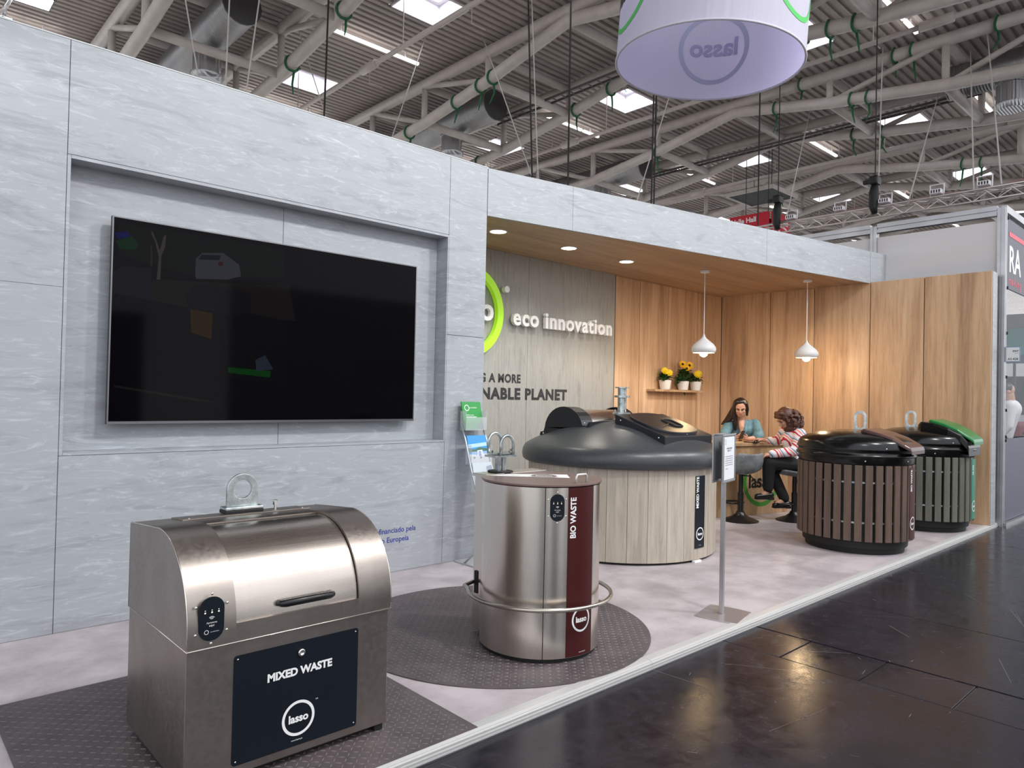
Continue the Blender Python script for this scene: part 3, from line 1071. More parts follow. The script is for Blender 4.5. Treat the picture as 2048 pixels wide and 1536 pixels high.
mb.build('print', M_WHITE, lid2, ab=True)
hx0, hy0 = CX + 0.012, CY - 0.292
MB().path([(hx0 - 0.042, hy0, 0.94), (hx0 - 0.042, hy0, 0.975), (hx0 - 0.034, hy0, 0.985), (hx0 + 0.034, hy0, 0.985), (hx0 + 0.042, hy0, 0.975), (hx0 + 0.042, hy0, 0.94)], 0.0075, 10).build('handle', mat('pale_satin_bar', (214, 210, 204), 0.35, 0.6), lid2, True, True)
# bumper ring
pts = []
for i in range(41):
    a = math.radians(40 - (40 + 220) * i / 40)
    pts.append((CX + 0.406 * math.cos(a), CY + 0.406 * math.sin(a), 0.305))
pts = [(CX + 0.19, CY + 0.36, 0.305), (CX + 0.28, CY + 0.33, 0.305)] + pts + [(CX - 0.28, CY + 0.33, 0.305), (CX - 0.19, CY + 0.36, 0.305)]
MB().path(pts, 0.0115, 10).build('bumper_ring', steel_mat('satin_tube', (190, 182, 172), 0.3, var=5), b2, True, True)
mb = MB()
for s_ in (-1, 1):
    mb.box((CX + s_ * 0.177, CY + 0.345, 0.305), (0.012, 0.03, 0.13))
mb.build('bumper_slot', M_BLACKM, b2, ab=True)
# lifting gear
hk = (CX - 0.02, CY + 0.33)
MB().lathe([(0.0, 0.0), (0.075, 0.0), (0.078, 0.004), (0.075, 0.009), (0, 0.009)], 28, (hk[0], hk[1], 0.9428)).build('gear_pad', M_BLACKM, b2, True, True, auto=40)
mb = MB().bb(hk[0] - 0.034, hk[0] - 0.004, hk[1] - 0.013, hk[1] + 0.013, 0.952, 1.035).bb(hk[0] + 0.004, hk[0] + 0.034, hk[1] - 0.013, hk[1] + 0.013, 0.952, 1.035)
mb.build('gear_post', M_GALV, b2, ab=True)
MB().bb(hk[0] - 0.085, hk[0] + 0.085, hk[1] - 0.05, hk[1] + 0.05, 1.035, 1.047).bb(hk[0] - 0.07, hk[0] + 0.09, hk[1] - 0.045, hk[1] + 0.045, 1.052, 1.062).build('gear_plate', M_GALV, b2, ab=True)
for s_, dz in ((-1, 0), (1, 0.01)):
    y = hk[1] + s_ * 0.055
    xo = hk[0]
    pp = [(xo - 0.05, y, 1.05), (xo - 0.05, y, 1.10 + dz)]
    for i in range(13):
        a = PI - PI * i / 12
        pp.append((xo + 0.05 * math.cos(a), y, 1.115 + dz + 0.05 * math.sin(a)))
    pp += [(xo + 0.05, y, 1.10 + dz), (xo + 0.05, y, 1.05)]
    MB().path(pp, 0.0095, 10).build('shackle', M_GALV, b2, True, True)
MB().tube((hk[0] - 0.07, hk[1], 1.062), (hk[0] - 0.07, hk[1], 1.075), 0.009, 6).tube((hk[0] + 0.08, hk[1], 1.062), (hk[0] + 0.08, hk[1], 1.08), 0.011, 6).build('bolt', M_CHROME, b2, ab=True)

# ------------------------------------------------------------------ big plank-clad drum
DX, DY, DR = 5.43, 4.29, 0.885
M_PLANK = wood_mat('weathered_ash_plank', (142, 132, 120), (176, 166, 152), (200, 191, 178), sc=(10, 10, 0.8), kind='object', rough=0.6)
M_DRUMLID = speck_mat('charcoal_moulded_lid', (52, 56, 60), (62, 66, 70), 90, 0.34, bumps=0.25)
b3 = thing('semi_buried_waste_drum', (DX, DY, 0), 'wide drum clad in pale grey planks with a charcoal domed lid', 'waste bin')
MB().lathe([(0.0, 0), (DR - 0.03, 0), (DR - 0.03, 0.82), (0, 0.82)], 64).build('drum_shell', M_BLACKM, b3)
npl = 32
v = []
w2 = PI / npl - 0.0018
src = None
for k in range(npl):
    if src is None:
        mb = MB()
        rings = []
        for i in range(5):
            a = -w2 + 2 * w2 * i / 4
            c, s_ = math.cos(a), math.sin(a)
            rings.append([(q * c, q * s_, z) for q, z in ((DR - 0.02, 0.02), (DR - 0.003, 0.02), (DR, 0.023), (DR, 0.815), (DR - 0.02, 0.815))])
        mb.loft(rings)
        o = src = mb.build('plank', M_PLANK, b3, True, auto=30)
    else:
        o = src.copy()
        COL.objects.link(o)
    o.rotation_euler = (0, 0, 2 * PI * k / npl + 0.05)
prof = [(DR - 0.03, 0.80), (0.925, 0.803), (0.945, 0.82), (0.952, 0.86), (0.946, 0.905), (0.925, 0.945), (0.885, 0.973), (0.82, 1.005), (0.72, 1.05), (0.6, 1.105), (0.48, 1.145), (0.36, 1.17), (0.2, 1.186), (0.0, 1.19)]
dlid = MB().lathe(prof, 96).build('domed_lid', M_DRUMLID, b3, True)
M_BLKSP = speck_mat('black_textured_sheet', (20, 22, 26), (30, 33, 38), 160, 0.35, bumps=0.5)
# roll-top hood on the far side
hd = thing('roll_hood', (0, 0, 0), None, None)
hd.parent = b3
for x, nm in ((4.90, 0), (5.72, 1)):
    P = [(4.87, 1.025), (4.86, 1.06), (4.82, 1.065)]
    for i in range(15):
        a = math.radians(5 + 172 * i / 14)
        P.append((4.56 + 0.245 * math.cos(a), 1.085 + 0.225 * math.sin(a)))
    P += [(4.27, 1.14), (4.25, 1.175), (4.23, 1.175), (4.24, 1.13), (4.56, 1.09)]
    MB().prism(P, YZ, x, x + 0.014).build('cheek', M_BLKSP, hd, ab=True)
for x0, x1 in ((4.914, 5.06), (5.66, 5.72)):
    mb = MB()
    P = [(4.56 + 0.243 * math.cos(math.radians(5 + 172 * i / 14)), 1.085 + 0.223 * math.sin(math.radians(5 + 172 * i / 14))) for i in range(15)]
    P2 = [(4.56 + 0.233 * math.cos(math.radians(5 + 172 * i / 14)), 1.085 + 0.213 * math.sin(math.radians(5 + 172 * i / 14))) for i in range(15)]
    nn = 15
    for i in range(14):
        mb.add([(x0, *P[i]), (x1, *P[i]), (x1, *P[i + 1]), (x0, *P[i + 1]), (x0, *P2[i]), (x1, *P2[i]), (x1, *P2[i + 1]), (x0, *P2[i + 1])],
               [(0, 1, 2, 3), (4, 7, 6, 5), (0, 4, 5, 1), (3, 2, 6, 7), (0, 3, 7, 4), (1, 5, 6, 2)])
    mb.build('hood_band', M_BLKSP, hd, ab=True)
mb = MB()
P = [(4.56 + 0.215 * math.cos(math.radians(5 + 172 * i / 18)), 1.085 + 0.197 * math.sin(math.radians(5 + 172 * i / 18))) for i in range(19)]
mb.add([(5.05, *p) for p in P] + [(5.68, *p) for p in P], [(i, i + 1, 20 + i, 19 + i) for i in range(18)])
mb.build('roll_cover', M_BRUSH, hd, True, True)
MB().add([(4.92, 4.28, 1.10), (5.72, 4.28, 1.13), (5.72, 4.255, 1.205), (4.92, 4.255, 1.175), (4.92, 4.24, 1.10), (5.72, 4.24, 1.13), (5.72, 4.24, 1.205), (4.92, 4.24, 1.175)],
         [(0, 1, 2, 3), (4, 7, 6, 5), (0, 4, 5, 1), (3, 2, 6, 7), (0, 3, 7, 4), (1, 5, 6, 2)]).build('hood_sill', M_BLKSP, hd, ab=True)
for y, z in ((4.30, 1.165), (4.82, 1.045)):
    mb = MB()
    screw(mb, lambda a, b, t_: (4.90 - t_, y + a, z + b), 0, 0, 0.009)
    mb.build('screw', M_SCREW, hd, True, True)
# flap hatch on the aisle side
ht = thing('flap_hatch', (0, 0, 0), None, None)
ht.parent = b3
tl = lambda u, v_, h: (5.09 + 0.74 * u, 4.10 - 0.55 * v_, 1.255 - 0.175 * v_ + h)
v = [tl(0, 0, 0), tl(1, 0, 0), tl(1, 1, 0), tl(0, 1, 0), tl(0, 0, -0.085), tl(1, 0, -0.085), tl(1, 1, -0.085), tl(0, 1, -0.085)]
MB().add(v, [(0, 1, 2, 3), (0, 4, 5, 1), (1, 5, 6, 2), (2, 6, 7, 3), (3, 7, 4, 0), (4, 7, 6, 5)]).build('hatch_frame', M_BLKSP, ht, ab=True, bevel=0.006)
mb = MB()
op = []
for i in range(40):
    a = 2 * PI * i / 40
    cc, ss = math.cos(a), math.sin(a)
    op.append((0.5 + 0.44 * math.copysign(abs(cc) ** 0.75, cc), 0.5 + 0.45 * math.copysign(abs(ss) ** 0.75, ss)))
mb.add([tl(u, w_, 0.002) for u, w_ in op] + [tl(u, w_, 0.02) for u, w_ in op], [tuple(range(40, 80))] + [(i, (i + 1) % 40, 40 + (i + 1) % 40, 40 + i) for i in range(40)])
flp = mb.build('flap', M_BLKSP, ht, ab=True, bevel=0.004)
mb = MB()
lp = [tl(0.62 + 0.09 * math.copysign(abs(math.cos(2 * PI * i / 24)) ** 0.5, math.cos(2 * PI * i / 24)), 0.55 + 0.16 * math.copysign(abs(math.sin(2 * PI * i / 24)) ** 0.5, math.sin(2 * PI * i / 24)), 0.024) for i in range(24)]
mb.path(lp, 0.009, 8, True)
mb.build('recessed_handle', M_BLACK, ht, True, True)
MB().path([tl(0.05, 0.35, 0.004), tl(0.2, 0.75, 0.02), tl(0.4, 0.65, 0.024), tl(0.58, 0.55, 0.03)], 0.004, 6).build('tether_cable', M_BLACK, ht, True, True)
for u, w_ in ((-0.002, 0.12), (-0.002, 0.88)):
    p0 = tl(0, w_, -0.035)
    mb = MB()
    screw(mb, lambda a, b, t_: (p0[0] - t_, p0[1] + a, p0[2] + b), 0, 0, 0.009)
    mb.build('screw', M_SCREW, ht, True, True)
for u, w_ in ((0.12, 0.62), (0.14, 0.7), (0.30, 0.9), (0.5, 0.95)):
    mb = MB()
    p0 = tl(u, w_, 0.0)
    screw(mb, lambda a, b, t_: (p0[0] + a, p0[1] + b, p0[2] + t_), 0, 0, 0.007)
    mb.build('screw', M_SCREW, ht, True, True)
# lifting mast
mb = MB()
mb.lathe([(0.0, 1.18), (0.05, 1.18), (0.045, 1.25), (0.042, 1.25), (0.042, 1.50), (0.0, 1.50)], 16, (DX, DY, 0))
mb.build('lifting_mast', M_GALV, b3, True, True, auto=40)
for z, r, h in ((1.245, 0.085, 0.018), (1.275, 0.04, 0.03), (1.405, 0.075, 0.02), (1.495, 0.068, 0.012)):
    MB().lathe([(0, 0), (r, 0), (r, h), (0, h)], 20, (DX, DY, z)).build('mast_flange', M_GALV, b3, True, True, auto=40)
for a in (0.4, 2.5, 4.3):
    MB().tube((DX + 0.068 * math.cos(a), DY + 0.068 * math.sin(a), 1.23), (DX + 0.068 * math.cos(a), DY + 0.068 * math.sin(a), 1.29), 0.009, 6).build('bolt', M_CHROME, b3, ab=True)
# navy label
lb = cyl_patch(DX, DY, DR, -95.5, -86.5, 0.118, 0.742, 0.001, 0.006, 6).build('label_plate', M_NAVY, b3, True, True, auto=30)
mb = MB()
gv = cyl_map(DX, DY, DR + 0.0068, math.radians(-93.5), 0.60, True)
fit_text(mb, 'MIXED WASTE', lambda x, y, t_: gv(x, y - 0.012, 0), 0.27, bold=0.03, hs=1.15)
mb.build('lettering', M_WHITE, lb, ab=True)
mb = MB()
gh = cyl_map(DX, DY, DR + 0.0068, math.radians(-91), 0.24)
lasso_logo(mb, lambda x, y, t_: gh(x, y, 0), 0.056)
mb.build('logo', M_WHITE, lb, ab=True)
fit_text(MB(), 'www.lasso.pt', lambda x, y, t_: gh(x, y - 0.1, 0), 0.04).build('lettering', M_WHITE, lb, ab=True)
MB().bb(5.33, 5.43, 3.39, 3.42, 0.0, 0.016).build('wedge', M_WHITE, b3, ab=True)

# ------------------------------------------------------------------ two slatted bins
M_SLATB = wood_mat('brown_composite_slat', (84, 68, 60), (100, 82, 73), (116, 98, 88), sc=(20, 20, 1.5), kind='object', rough=0.6)
M_SLATG = wood_mat('green_grey_composite_slat', (88, 88, 80), (104, 104, 95), (120, 120, 110), sc=(20, 20, 1.5), kind='object', rough=0.6)
M_GLOSSB = mat('gloss_black_moulding', (11, 11, 12), 0.2, spec=0.4)


def slat_bin(loc, label, ms, mplate, word, flapmat, raised, eye, rot=0.0):
    b = thing('slatted_waste_bin', loc, label, 'waste bin', group='slatted bins by the oak wall')
    MB().lathe([(0, 0), (0.44, 0), (0.445, 0.05), (0.468, 0.055), (0.472, 0.115), (0.49, 0.12), (0, 0.12)], 64).build('plinth', M_BLACKM, b, True, auto=40)
    MB().lathe([(0, 0.12), (0.487, 0.12), (0.487, 0.84), (0, 0.84)], 64).build('inner_drum', M_BLACKM, b, True, auto=40)
    for z in (0.29, 0.66):
        MB().lathe([(0.487, z), (0.4985, z), (0.4985, z + 0.016), (0.487, z + 0.016)], 64).build('hoop', M_GALV, b, True, auto=40)
    src = None
    ns = 36
    for k in range(ns):
        if src is None:
            o = src = MB().box((0.5105, 0, 0.478), (0.022, 0.064, 0.70)).build('slat', ms, b, bevel=0.004)
        else:
            o = src.copy()
            COL.objects.link(o)
        o.rotation_euler = (0, 0, 2 * PI * (k + 0.5) / ns)
    MB().lathe([(0.49, 0.832), (0.512, 0.834), (0.52, 0.85), (0.52, 0.905), (0.0, 0.906)], 72).build('collar', M_GLOSSB, b, True, auto=40)
    MB().lathe([(0.52, 0.896), (0.536, 0.898), (0.54, 0.91), (0.536, 0.918), (0.525, 0.93), (0.522, 0.958), (0.534, 0.964), (0.533, 0.975), (0.522, 1.0), (0.515, 1.025), (0.49, 1.052), (0.42, 1.085), (0.3, 1.118), (0.15, 1.137), (0, 1.142)], 72).build('lid', M_GLOSSB, b, True)
    for a in (-2.6, -1.75, -1.0):
        for z, r in ((0.868, 0.52), (0.985, 0.527)):
            mb = MB()
            g = cyl_map(0, 0, r, a + (0.35 if z > 0.9 else 0), z)
            screw(mb, lambda x, y, t_: g(x, y, t_), 0, 0, 0.008)
            mb.build('screw', M_SCREW, b, True)
    # flap: slab following the lid towards the aisle
    up = 0.075 if raised else 0.0

    def slab(name, m, path_, width, th, bev):
        rings = []
        for y, z, wd in path_:
            rings.append([(-width * wd, y, z - th), (width * wd, y, z - th), (width * wd, y, z), (width * wd * 0.9, y, z + 0.006), (-width * wd * 0.9, y, z + 0.006), (-width * wd, y, z)])
        return MB().loft(rings).build(name, m, b, bevel=bev, seg=3)

    if raised:
        slab('chute_housing', M_GLOSSB, [(-0.02, 1.165, 0.75), (-0.06, 1.20, 0.92), (-0.2, 1.185, 1), (-0.34, 1.14, 1), (-0.46, 1.075, 0.95), (-0.52, 1.0, 0.88), (-0.533, 0.93, 0.82)], 0.275, 0.09, 0.012)
    slab('flap', flapmat, [(-0.13, 1.135 + up + 0.01, 0.9), (-0.16, 1.152 + up, 1), (-0.3, 1.118 + up * 0.9, 1.0), (-0.42, 1.075 + up * 0.75, 0.98), (-0.52, 1.022 + up * 0.5, 0.92), (-0.562, 0.995 + up * 0.4, 0.84), (-0.572, 0.965 + up * 0.4, 0.78)], 0.225, 0.032, 0.008)
    e = eye_plate(0.115, 0.21, 0.03, 0.012, slot=0.085).build('lifting_eye', M_GALV, b, bevel=0.0015)
    e.location = (eye[0], eye[1], 1.115)
    e.rotation_euler = (0, 0, eye[2])
    lb = cyl_patch(0, 0, 0.522, -97, -79, 0.15, 0.81, 0.0005, 0.0035, 6).build('label_plate', mplate, b, True, auto=30)
    mb = MB()
    gv = cyl_map(0, 0, 0.5265, math.radians(-93.2), 0.69, True)
    fit_text(mb, word, lambda x, y, t_: gv(x, y - 0.014, 0), 0.2 if len(word) > 6 else 0.11, bold=0.03, hs=1.15)
    mb.build('lettering', M_WHITE, lb)
    mb = MB()
    gh = cyl_map(0, 0, 0.5265, math.radians(-89), 0.29)
    lasso_logo(mb, lambda x, y, t_: gh(x, y, 0), 0.062)
    mb.build('logo', M_WHITE, lb)
    return b


slat_bin((7.27, 2.835, 0), 'brown slatted bio waste bin with black dome and brown flap', M_SLATB, M_BROWNP, 'BIO WASTE', mat('gloss_brown_flap', (82, 58, 54), 0.24), False, (0.095, -0.01, -1.15))
slat_bin((9.1, 2.80, 0), 'grey-green slatted glass bin with green flap nearest the wall end', M_SLATG, mat('green_plate', (20, 120, 92), 0.4), 'GLASS', mat('gloss_green_flap', (26, 118, 58), 0.24), True, (-0.06, 0.10, -1.2))

# ------------------------------------------------------------------ television
tv = thing('television', (2.23, 4.80, 1.18), 'very large black flat television hung in the wall recess', 'television')
TX0, TX1, TZ0, TZ1, TY = 1.116, 3.334, 1.182, 2.436, 4.762
MB().bb(TX0, TX1, TY, TY + 0.03, TZ0, TZ1).build('case', mat('tv_case', (34, 34, 36), 0.4), tv, ab=True)
MB().bb(TX0 + 0.3, TX1 - 0.3, TY + 0.03, TY + 0.055, TZ0 + 0.2, TZ1 - 0.2).build('rear_housing', M_BLACKM, tv, ab=True)
MB().bb(2.0, 2.45, TY + 0.055, 4.855, 1.6, 2.0).build('wall_bracket', M_BLACKM, tv, ab=True)
mb = MB()
fw = 0.008
mb.bb(TX0, TX1, TY - 0.006, TY, TZ1 - fw, TZ1).bb(TX0, TX0 + fw, TY - 0.006, TY, TZ0, TZ1 - fw).bb(TX1 - fw, TX1, TY - 0.006, TY, TZ0, TZ1 - fw).bb(TX0 + fw, TX1 - fw, TY - 0.006, TY, TZ0, TZ0 + 0.016)
mb.build('bezel', mat('tv_bezel', (120, 120, 124), 0.3, 0.8), tv, ab=True)
M_SCREEN = mat('dark_screen', (7, 6, 9), 0.06, spec=0.07)
scr = MB().bb(TX0 + fw, TX1 - fw, TY - 0.003, TY, TZ0 + 0.016, TZ1 - fw).build('screen', M_SCREEN, tv, ab=True)
pics = [('ground', (34, 29, 28), [(1.348, 2.078), (2.245, 2.146), (2.3, 1.9), (1.778, 1.908), (1.342, 1.947)]),
        ('shrubs', (20, 22, 20), [(1.15, 2.40), (2.2, 2.40), (2.2, 2.2), (1.6, 2.13), (1.15, 2.2)]),
        ('hump', (30, 26, 40), [(1.127, 2.099), (1.183, 2.14), (1.341, 2.147), (1.347, 1.948), (1.131, 1.968)]),
        ('tree', (84, 76, 72), [(1.371, 2.081), (1.381, 2.224), (1.355, 2.32), (1.331, 2.366), (1.34, 2.378), (1.369, 2.312), (1.385, 2.264), (1.406, 2.359), (1.42, 2.371), (1.415, 2.289), (1.395, 2.236), (1.393, 2.084)]),
        ('sapling', (60, 54, 50), [(1.335, 2.157), (1.331, 2.286), (1.34, 2.288), (1.344, 2.158)]),
        ('car', (72, 73, 84), [(1.602, 2.142), (1.604, 2.246), (1.643, 2.289), (1.778, 2.309), (1.887, 2.244), (1.9, 2.17), (1.814, 2.137), (1.608, 2.116)]),
        ('car_window', (22, 24, 38), [(1.619, 2.243), (1.639, 2.277), (1.762, 2.291), (1.753, 2.257)]),
        ('tail_lamp', (70, 22, 32), [(1.746, 2.246), (1.779, 2.25), (1.778, 2.224), (1.748, 2.219)]),
        ('bin_shape', (24, 22, 32), [(1.558, 1.908), (1.551, 2.011), (1.598, 2.089), (1.711, 2.082), (1.969, 2.069), (1.978, 1.927)]),
        ('bin_body', (16, 14, 20), [(1.778, 1.908), (1.978, 1.927), (2.24, 1.895), (2.246, 1.452), (1.822, 1.473)]),
        ('yellow_plate', (66, 44, 10), [(1.578, 1.915), (1.721, 1.903), (1.715, 1.733), (1.587, 1.766)]),
        ('green_bush', (8, 58, 26), [(1.135, 2.284), (1.223, 2.328), (1.264, 2.285), (1.243, 2.247), (1.163, 2.24)]),
        ('blue_patch', (24, 22, 110), [(1.13, 2.332), (1.204, 2.354), (1.214, 2.322), (1.144, 2.3)]),
        ('green_bar', (8, 78, 22), [(1.83, 1.553), (2.126, 1.538), (2.121, 1.493), (1.831, 1.516)]),
        ('pale_bag', (52, 62, 76), [(2.015, 1.611), (2.082, 1.647), (2.143, 1.55), (2.023, 1.534)]),
        ('kerb', (40, 36, 34), [(1.15, 1.418), (1.629, 1.342), (1.794, 1.312), (1.629, 1.326), (1.15, 1.404)])]
for i, (nm, c, P) in enumerate(pics):
    mb = MB().add([(x, TY - 0.0031 - 0.00004 * i, z) for x, z in P], [tuple(range(len(P)))])
    mb.build('picture_' + nm, mat('lit_pixels_' + nm, (4, 4, 5), 0.06, spec=0.07, emit=c, estr=0.24), scr, ab=True)
# ------------------------------------------------------------------ raised wall lettering and logo
m_let = mat('white_acrylic_letter', (250, 250, 249), 0.35)
wlt = thing('raised_lettering', (6.14, 5.77, 2.185), 'raised white eco innovation lettering on the grey back wall', 'lettering')
TXT = 'eco innovation'
full = text_geo(TXT, 1.0, 0, 0, 'LEFT', 1.0, 1.12)[0]
fx0, fx1 = min(p[0] for p in full), max(p[0] for p in full)
KT = 1.685 / (fx1 - fx0)
for i, ch in enumerate(TXT):
    if ch == ' ':
        continue
    pre = max(p[0] for p in text_geo(TXT[:i + 1], 1.0, 0, 0, 'LEFT', 1.0, 1.12)[0])
    v, f = text_geo(ch, 1.0, 0.09, 0.028, 'LEFT')
    dx = pre - max(p[0] for p in v) + 0.028
    mb = MB().add([(5.30 + (p[0] + dx - fx0) * KT, 5.725 - p[2] * KT, 2.185 + p[1] * KT) for p in v], f)
    mb.build('letter', m_let, wlt, ab=True)
mb = MB()
for i in range(8):
    mb.tube((5.36 + 0.22 * i, 5.73, 2.23), (5.36 + 0.22 * i, 5.77, 2.23), 0.004, 6)
mb.build('standoffs', M_SCREW, wlt, ab=True)
lg = thing('ring_logo_sign', (4.66, 5.77, 1.8), 'acid green ring logo sign on the grey back wall', 'sign')
mb = MB()
n = 72
rings = []
for i in range(n):
    a = 2 * PI * i / n
    rings.append([(4.663 + q * math.cos(a), y, 2.277 + q * math.sin(a)) for q, y in ((0.48, 5.70), (0.40, 5.70), (0.40, 5.755), (0.48, 5.755))])
mb.loft(rings, cyc=True)
mb.build('ring', mat('acid_green_acrylic', (170, 226, 40), 0.35, emit=(170, 230, 40), estr=0.25), lg, True, True, auto=40)  # mild glow put into the colour for the downlight falling on the ring
mb = MB()
v, f = text_geo('lasso', 1.0, 0.06, 0.02, 'CENTER')
k = 0.66 / (max(p[0] for p in v) - min(p[0] for p in v))
mb.add([(4.675 + p[0] * k, 5.73 - p[2] * k, 2.20 + p[1] * k) for p in v], f)
mb.build('letter', m_let, lg, ab=True)
MB().tube((5.19, 5.70, 2.556), (5.19, 5.755, 2.556), 0.036, 20).build('dot', m_let, lg, True, True, auto=40)

# ------------------------------------------------------------------ downlights and pendants
M_GLOWW = mat('downlight_glow', (255, 255, 255), 0.5, emit=(255, 244, 224), estr=9)
M_BULB = mat('warm_bulb', (255, 240, 210), 0.5, emit=(255, 214, 150), estr=16)
nm = ['nearest the TV wall', 'in the middle of the row', 'farthest from the TV wall']
for i, (x, y) in enumerate(((4.50, 5.09), (5.51, 5.10), (6.50, 5.11))):
    t = thing('downlight', (x, y, 2.976), 'round recessed ceiling downlight ' + nm[i], 'lamp', group='downlights in the lounge ceiling')
    MB().lathe([(0.075, -0.001), (0.092, -0.001), (0.092, -0.006), (0.078, -0.008)], 28, caps=False).build('rim', m_let, t, True)
    MB().lathe([(0.0, -0.004), (0.077, -0.004), (0.077, -0.002), (0, -0.002)], 28).build('diffuser', M_GLOWW, t)
    light('downlight_lamp', 'SPOT', (x, y, 2.96), 30, (1.0, 0.93, 0.82), 0.07, target=(x, y, 0), spot=2.1, blend=0.7)
for i, (x, y) in enumerate(((7.585, 4.755), (9.02, 4.14))):
    t = thing('pendant_lamp', (x, y, 1.97), ['white teardrop pendant lamp above the flower shelf', 'white teardrop pendant lamp hanging against the oak side wall'][i], 'lamp', group='pendant lamps')
    MB().lathe([(0, 0.98), (0.055, 0.98), (0.055, 1.003), (0, 1.003)], 24).build('canopy', m_let, t, True, auto=40)
    MB().tube((0, 0, 0.2), (0, 0, 0.99), 0.0045, 6).build('cord', m_let, t)
    pr = [(0.012, 0.225), (0.014, 0.205), (0.03, 0.18), (0.07, 0.145), (0.115, 0.108), (0.142, 0.07), (0.148, 0.04), (0.140, 0.012), (0.128, 0.0)]
    MB().lathe(pr + [(r - 0.004, z + 0.002) for r, z in pr[::-1]], 36).build('shade', mat('matt_white_shade', (214, 214, 214), 0.5), t, True, auto=50)
    MB().lathe([(0.0, 0.10), (0.016, 0.10), (0.02, 0.06), (0.042, 0.025), (0.05, -0.005), (0.042, -0.032), (0.02, -0.047), (0, -0.05)], 20).build('bulb', M_BULB, t, True)
    light('pendant_bulb', 'POINT', (x, y, 1.88), 13, (1.0, 0.72, 0.42), 0.05)

# ------------------------------------------------------------------ shelf with three potted plants
tag(MB().bb(7.875, 9.07, 5.66, 5.809, 1.497, 1.527).build('wall_shelf', M_OAKO, bevel=0.002), 'thin oak wall shelf holding three flower pots', 'shelf')
M_POT = mat('white_ceramic_pot', (238, 236, 232), 0.35)
M_LEAF = speck_mat('plant_leaf_green', (28, 58, 26), (58, 96, 44), 18, 0.5)
M_PETAL = mat('yellow_petal', (244, 212, 20), 0.5)
M_PETALO = mat('golden_petal', (246, 190, 18), 0.5)
M_EYE = mat('dark_flower_eye', (52, 30, 14), 0.7)


def leaf(mb, p, d, L, W):
    d = Vector(d).normalized()
    s_ = d.cross(Vector((0, 0, 1)))
    s_ = s_.normalized() if s_.length > 0.1 else Vector((1, 0, 0))
    up = s_.cross(d)
    p = Vector(p)
    pts = [p, p + d * L * 0.45 + s_ * W + up * W * 0.3, p + d * L - Vector((0, 0, L * 0.2)), p + d * L * 0.45 - s_ * W + up * W * 0.3, p + d * L * 0.5]
    mb.add(pts, [(0, 1, 4), (1, 2, 4), (2, 3, 4), (3, 0, 4)])


def flower(t, p, r, petals, mp, eye, tilt):
    fo = thing('flower', p, None, None)
    fo.parent = t
    q = Vector(tilt).to_track_quat('Z', 'Y')
    mb = MB()
    for lay in range(2):
        for i in range(petals):
            a = 2 * PI * (i + 0.5 * lay) / petals
            rr = r * (1 - 0.25 * lay)
            dv, sv = Vector((math.cos(a), math.sin(a), 0.18 + 0.35 * lay)), Vector((-math.sin(a), math.cos(a), 0))
            w = rr * 0.24
            pts = [dv * rr * 0.12, dv * rr * 0.6 + sv * w, dv * rr, dv * rr * 0.6 - sv * w]
            mb.add([q @ x for x in pts], [(0, 1, 2, 3)])
    mb.build('petals', mp, fo)
    mb = MB().lathe([(0, 0), (r * eye, 0.002), (r * eye * 0.8, r * 0.2), (0, r * 0.26)], 10)
    mb.v = [tuple(q @ Vector(x)) for x in mb.v]
    mb.build('flower_eye', M_EYE if eye > 0.2 else M_PETALO, fo, True)


specs = [((8.175, 5.72), 'white pot of small yellow flowers, leftmost on the shelf', 0.088, 0.128, 0),
         ((8.585, 5.705), 'white pot of tall sunflowers in the middle of the shelf', 0.088, 0.125, 1),
         ((8.925, 5.72), 'white pot of small yellow flowers, rightmost on the shelf', 0.086, 0.128, 0)]
for i, ((x, y), lb_, r, h, tall) in enumerate(specs):
    t = thing('potted_flower', (x, y, 1.527), lb_, 'potted plant', group='flower pots on the wall shelf')
    MB().lathe([(0, 0), (r * 0.72, 0), (r * 0.78, 0.01), (r * 0.98, h), (r * 0.92, h), (r * 0.9, h - 0.012), (0, h - 0.012)], 24).build('pot', M_POT, t, True, auto=40)
    mb = MB()
    random.seed(20 + i)
    for k in range(80 if not tall else 44):
        a = random.uniform(0, 2 * PI)
        if tall:
            leaf(mb, (0.02 * math.cos(a), 0.02 * math.sin(a), h + random.uniform(-0.02, 0.12)), (math.cos(a), min(math.sin(a) * 0.6, 0.0), random.uniform(-0.3, 0.65)), random.uniform(0.13, 0.20), random.uniform(0.035, 0.055))
        else:
            leaf(mb, (0.03 * math.cos(a), 0.02 * math.sin(a), h + random.uniform(0, 0.05)), (math.cos(a), min(math.sin(a) * 0.5, 0.25), random.uniform(-0.1, 1.2)), random.uniform(0.08, 0.14), random.uniform(0.016, 0.028))
    tag(mb.build('foliage', M_LEAF, t), kind='stuff')
    if tall:
        fl = [((-0.065, -0.03, h + 0.235), 0.062), ((-0.005, -0.06, h + 0.18), 0.05), ((0.088, -0.04, h + 0.225), 0.065)]
    else:
        fl = [((-0.055, -0.03, h + 0.125), 0.058), ((0.05, -0.035, h + 0.105), 0.052), ((0.0, -0.045, h + 0.09), 0.04)]
        if i == 2:
            fl = [((-0.04, -0.045, h + 0.10), 0.055), ((0.05, -0.02, h + 0.12), 0.055), ((0.015, -0.05, h + 0.07), 0.03)]
    for p, rr in fl:
        flower(t, p, rr, 13 if tall else 12, M_PETALO if tall else M_PETAL, 0.36 if tall else 0.16, (-0.5, -0.8, 0.35))
    mb = MB()
    for p, rr in fl:
        mb.path([(0, 0, h - 0.01), (p[0] * 0.5, p[1] * 0.4, h + (p[2] - h) * 0.6), p], 0.003, 5)
    mb.build('stem', M_LEAF, t)

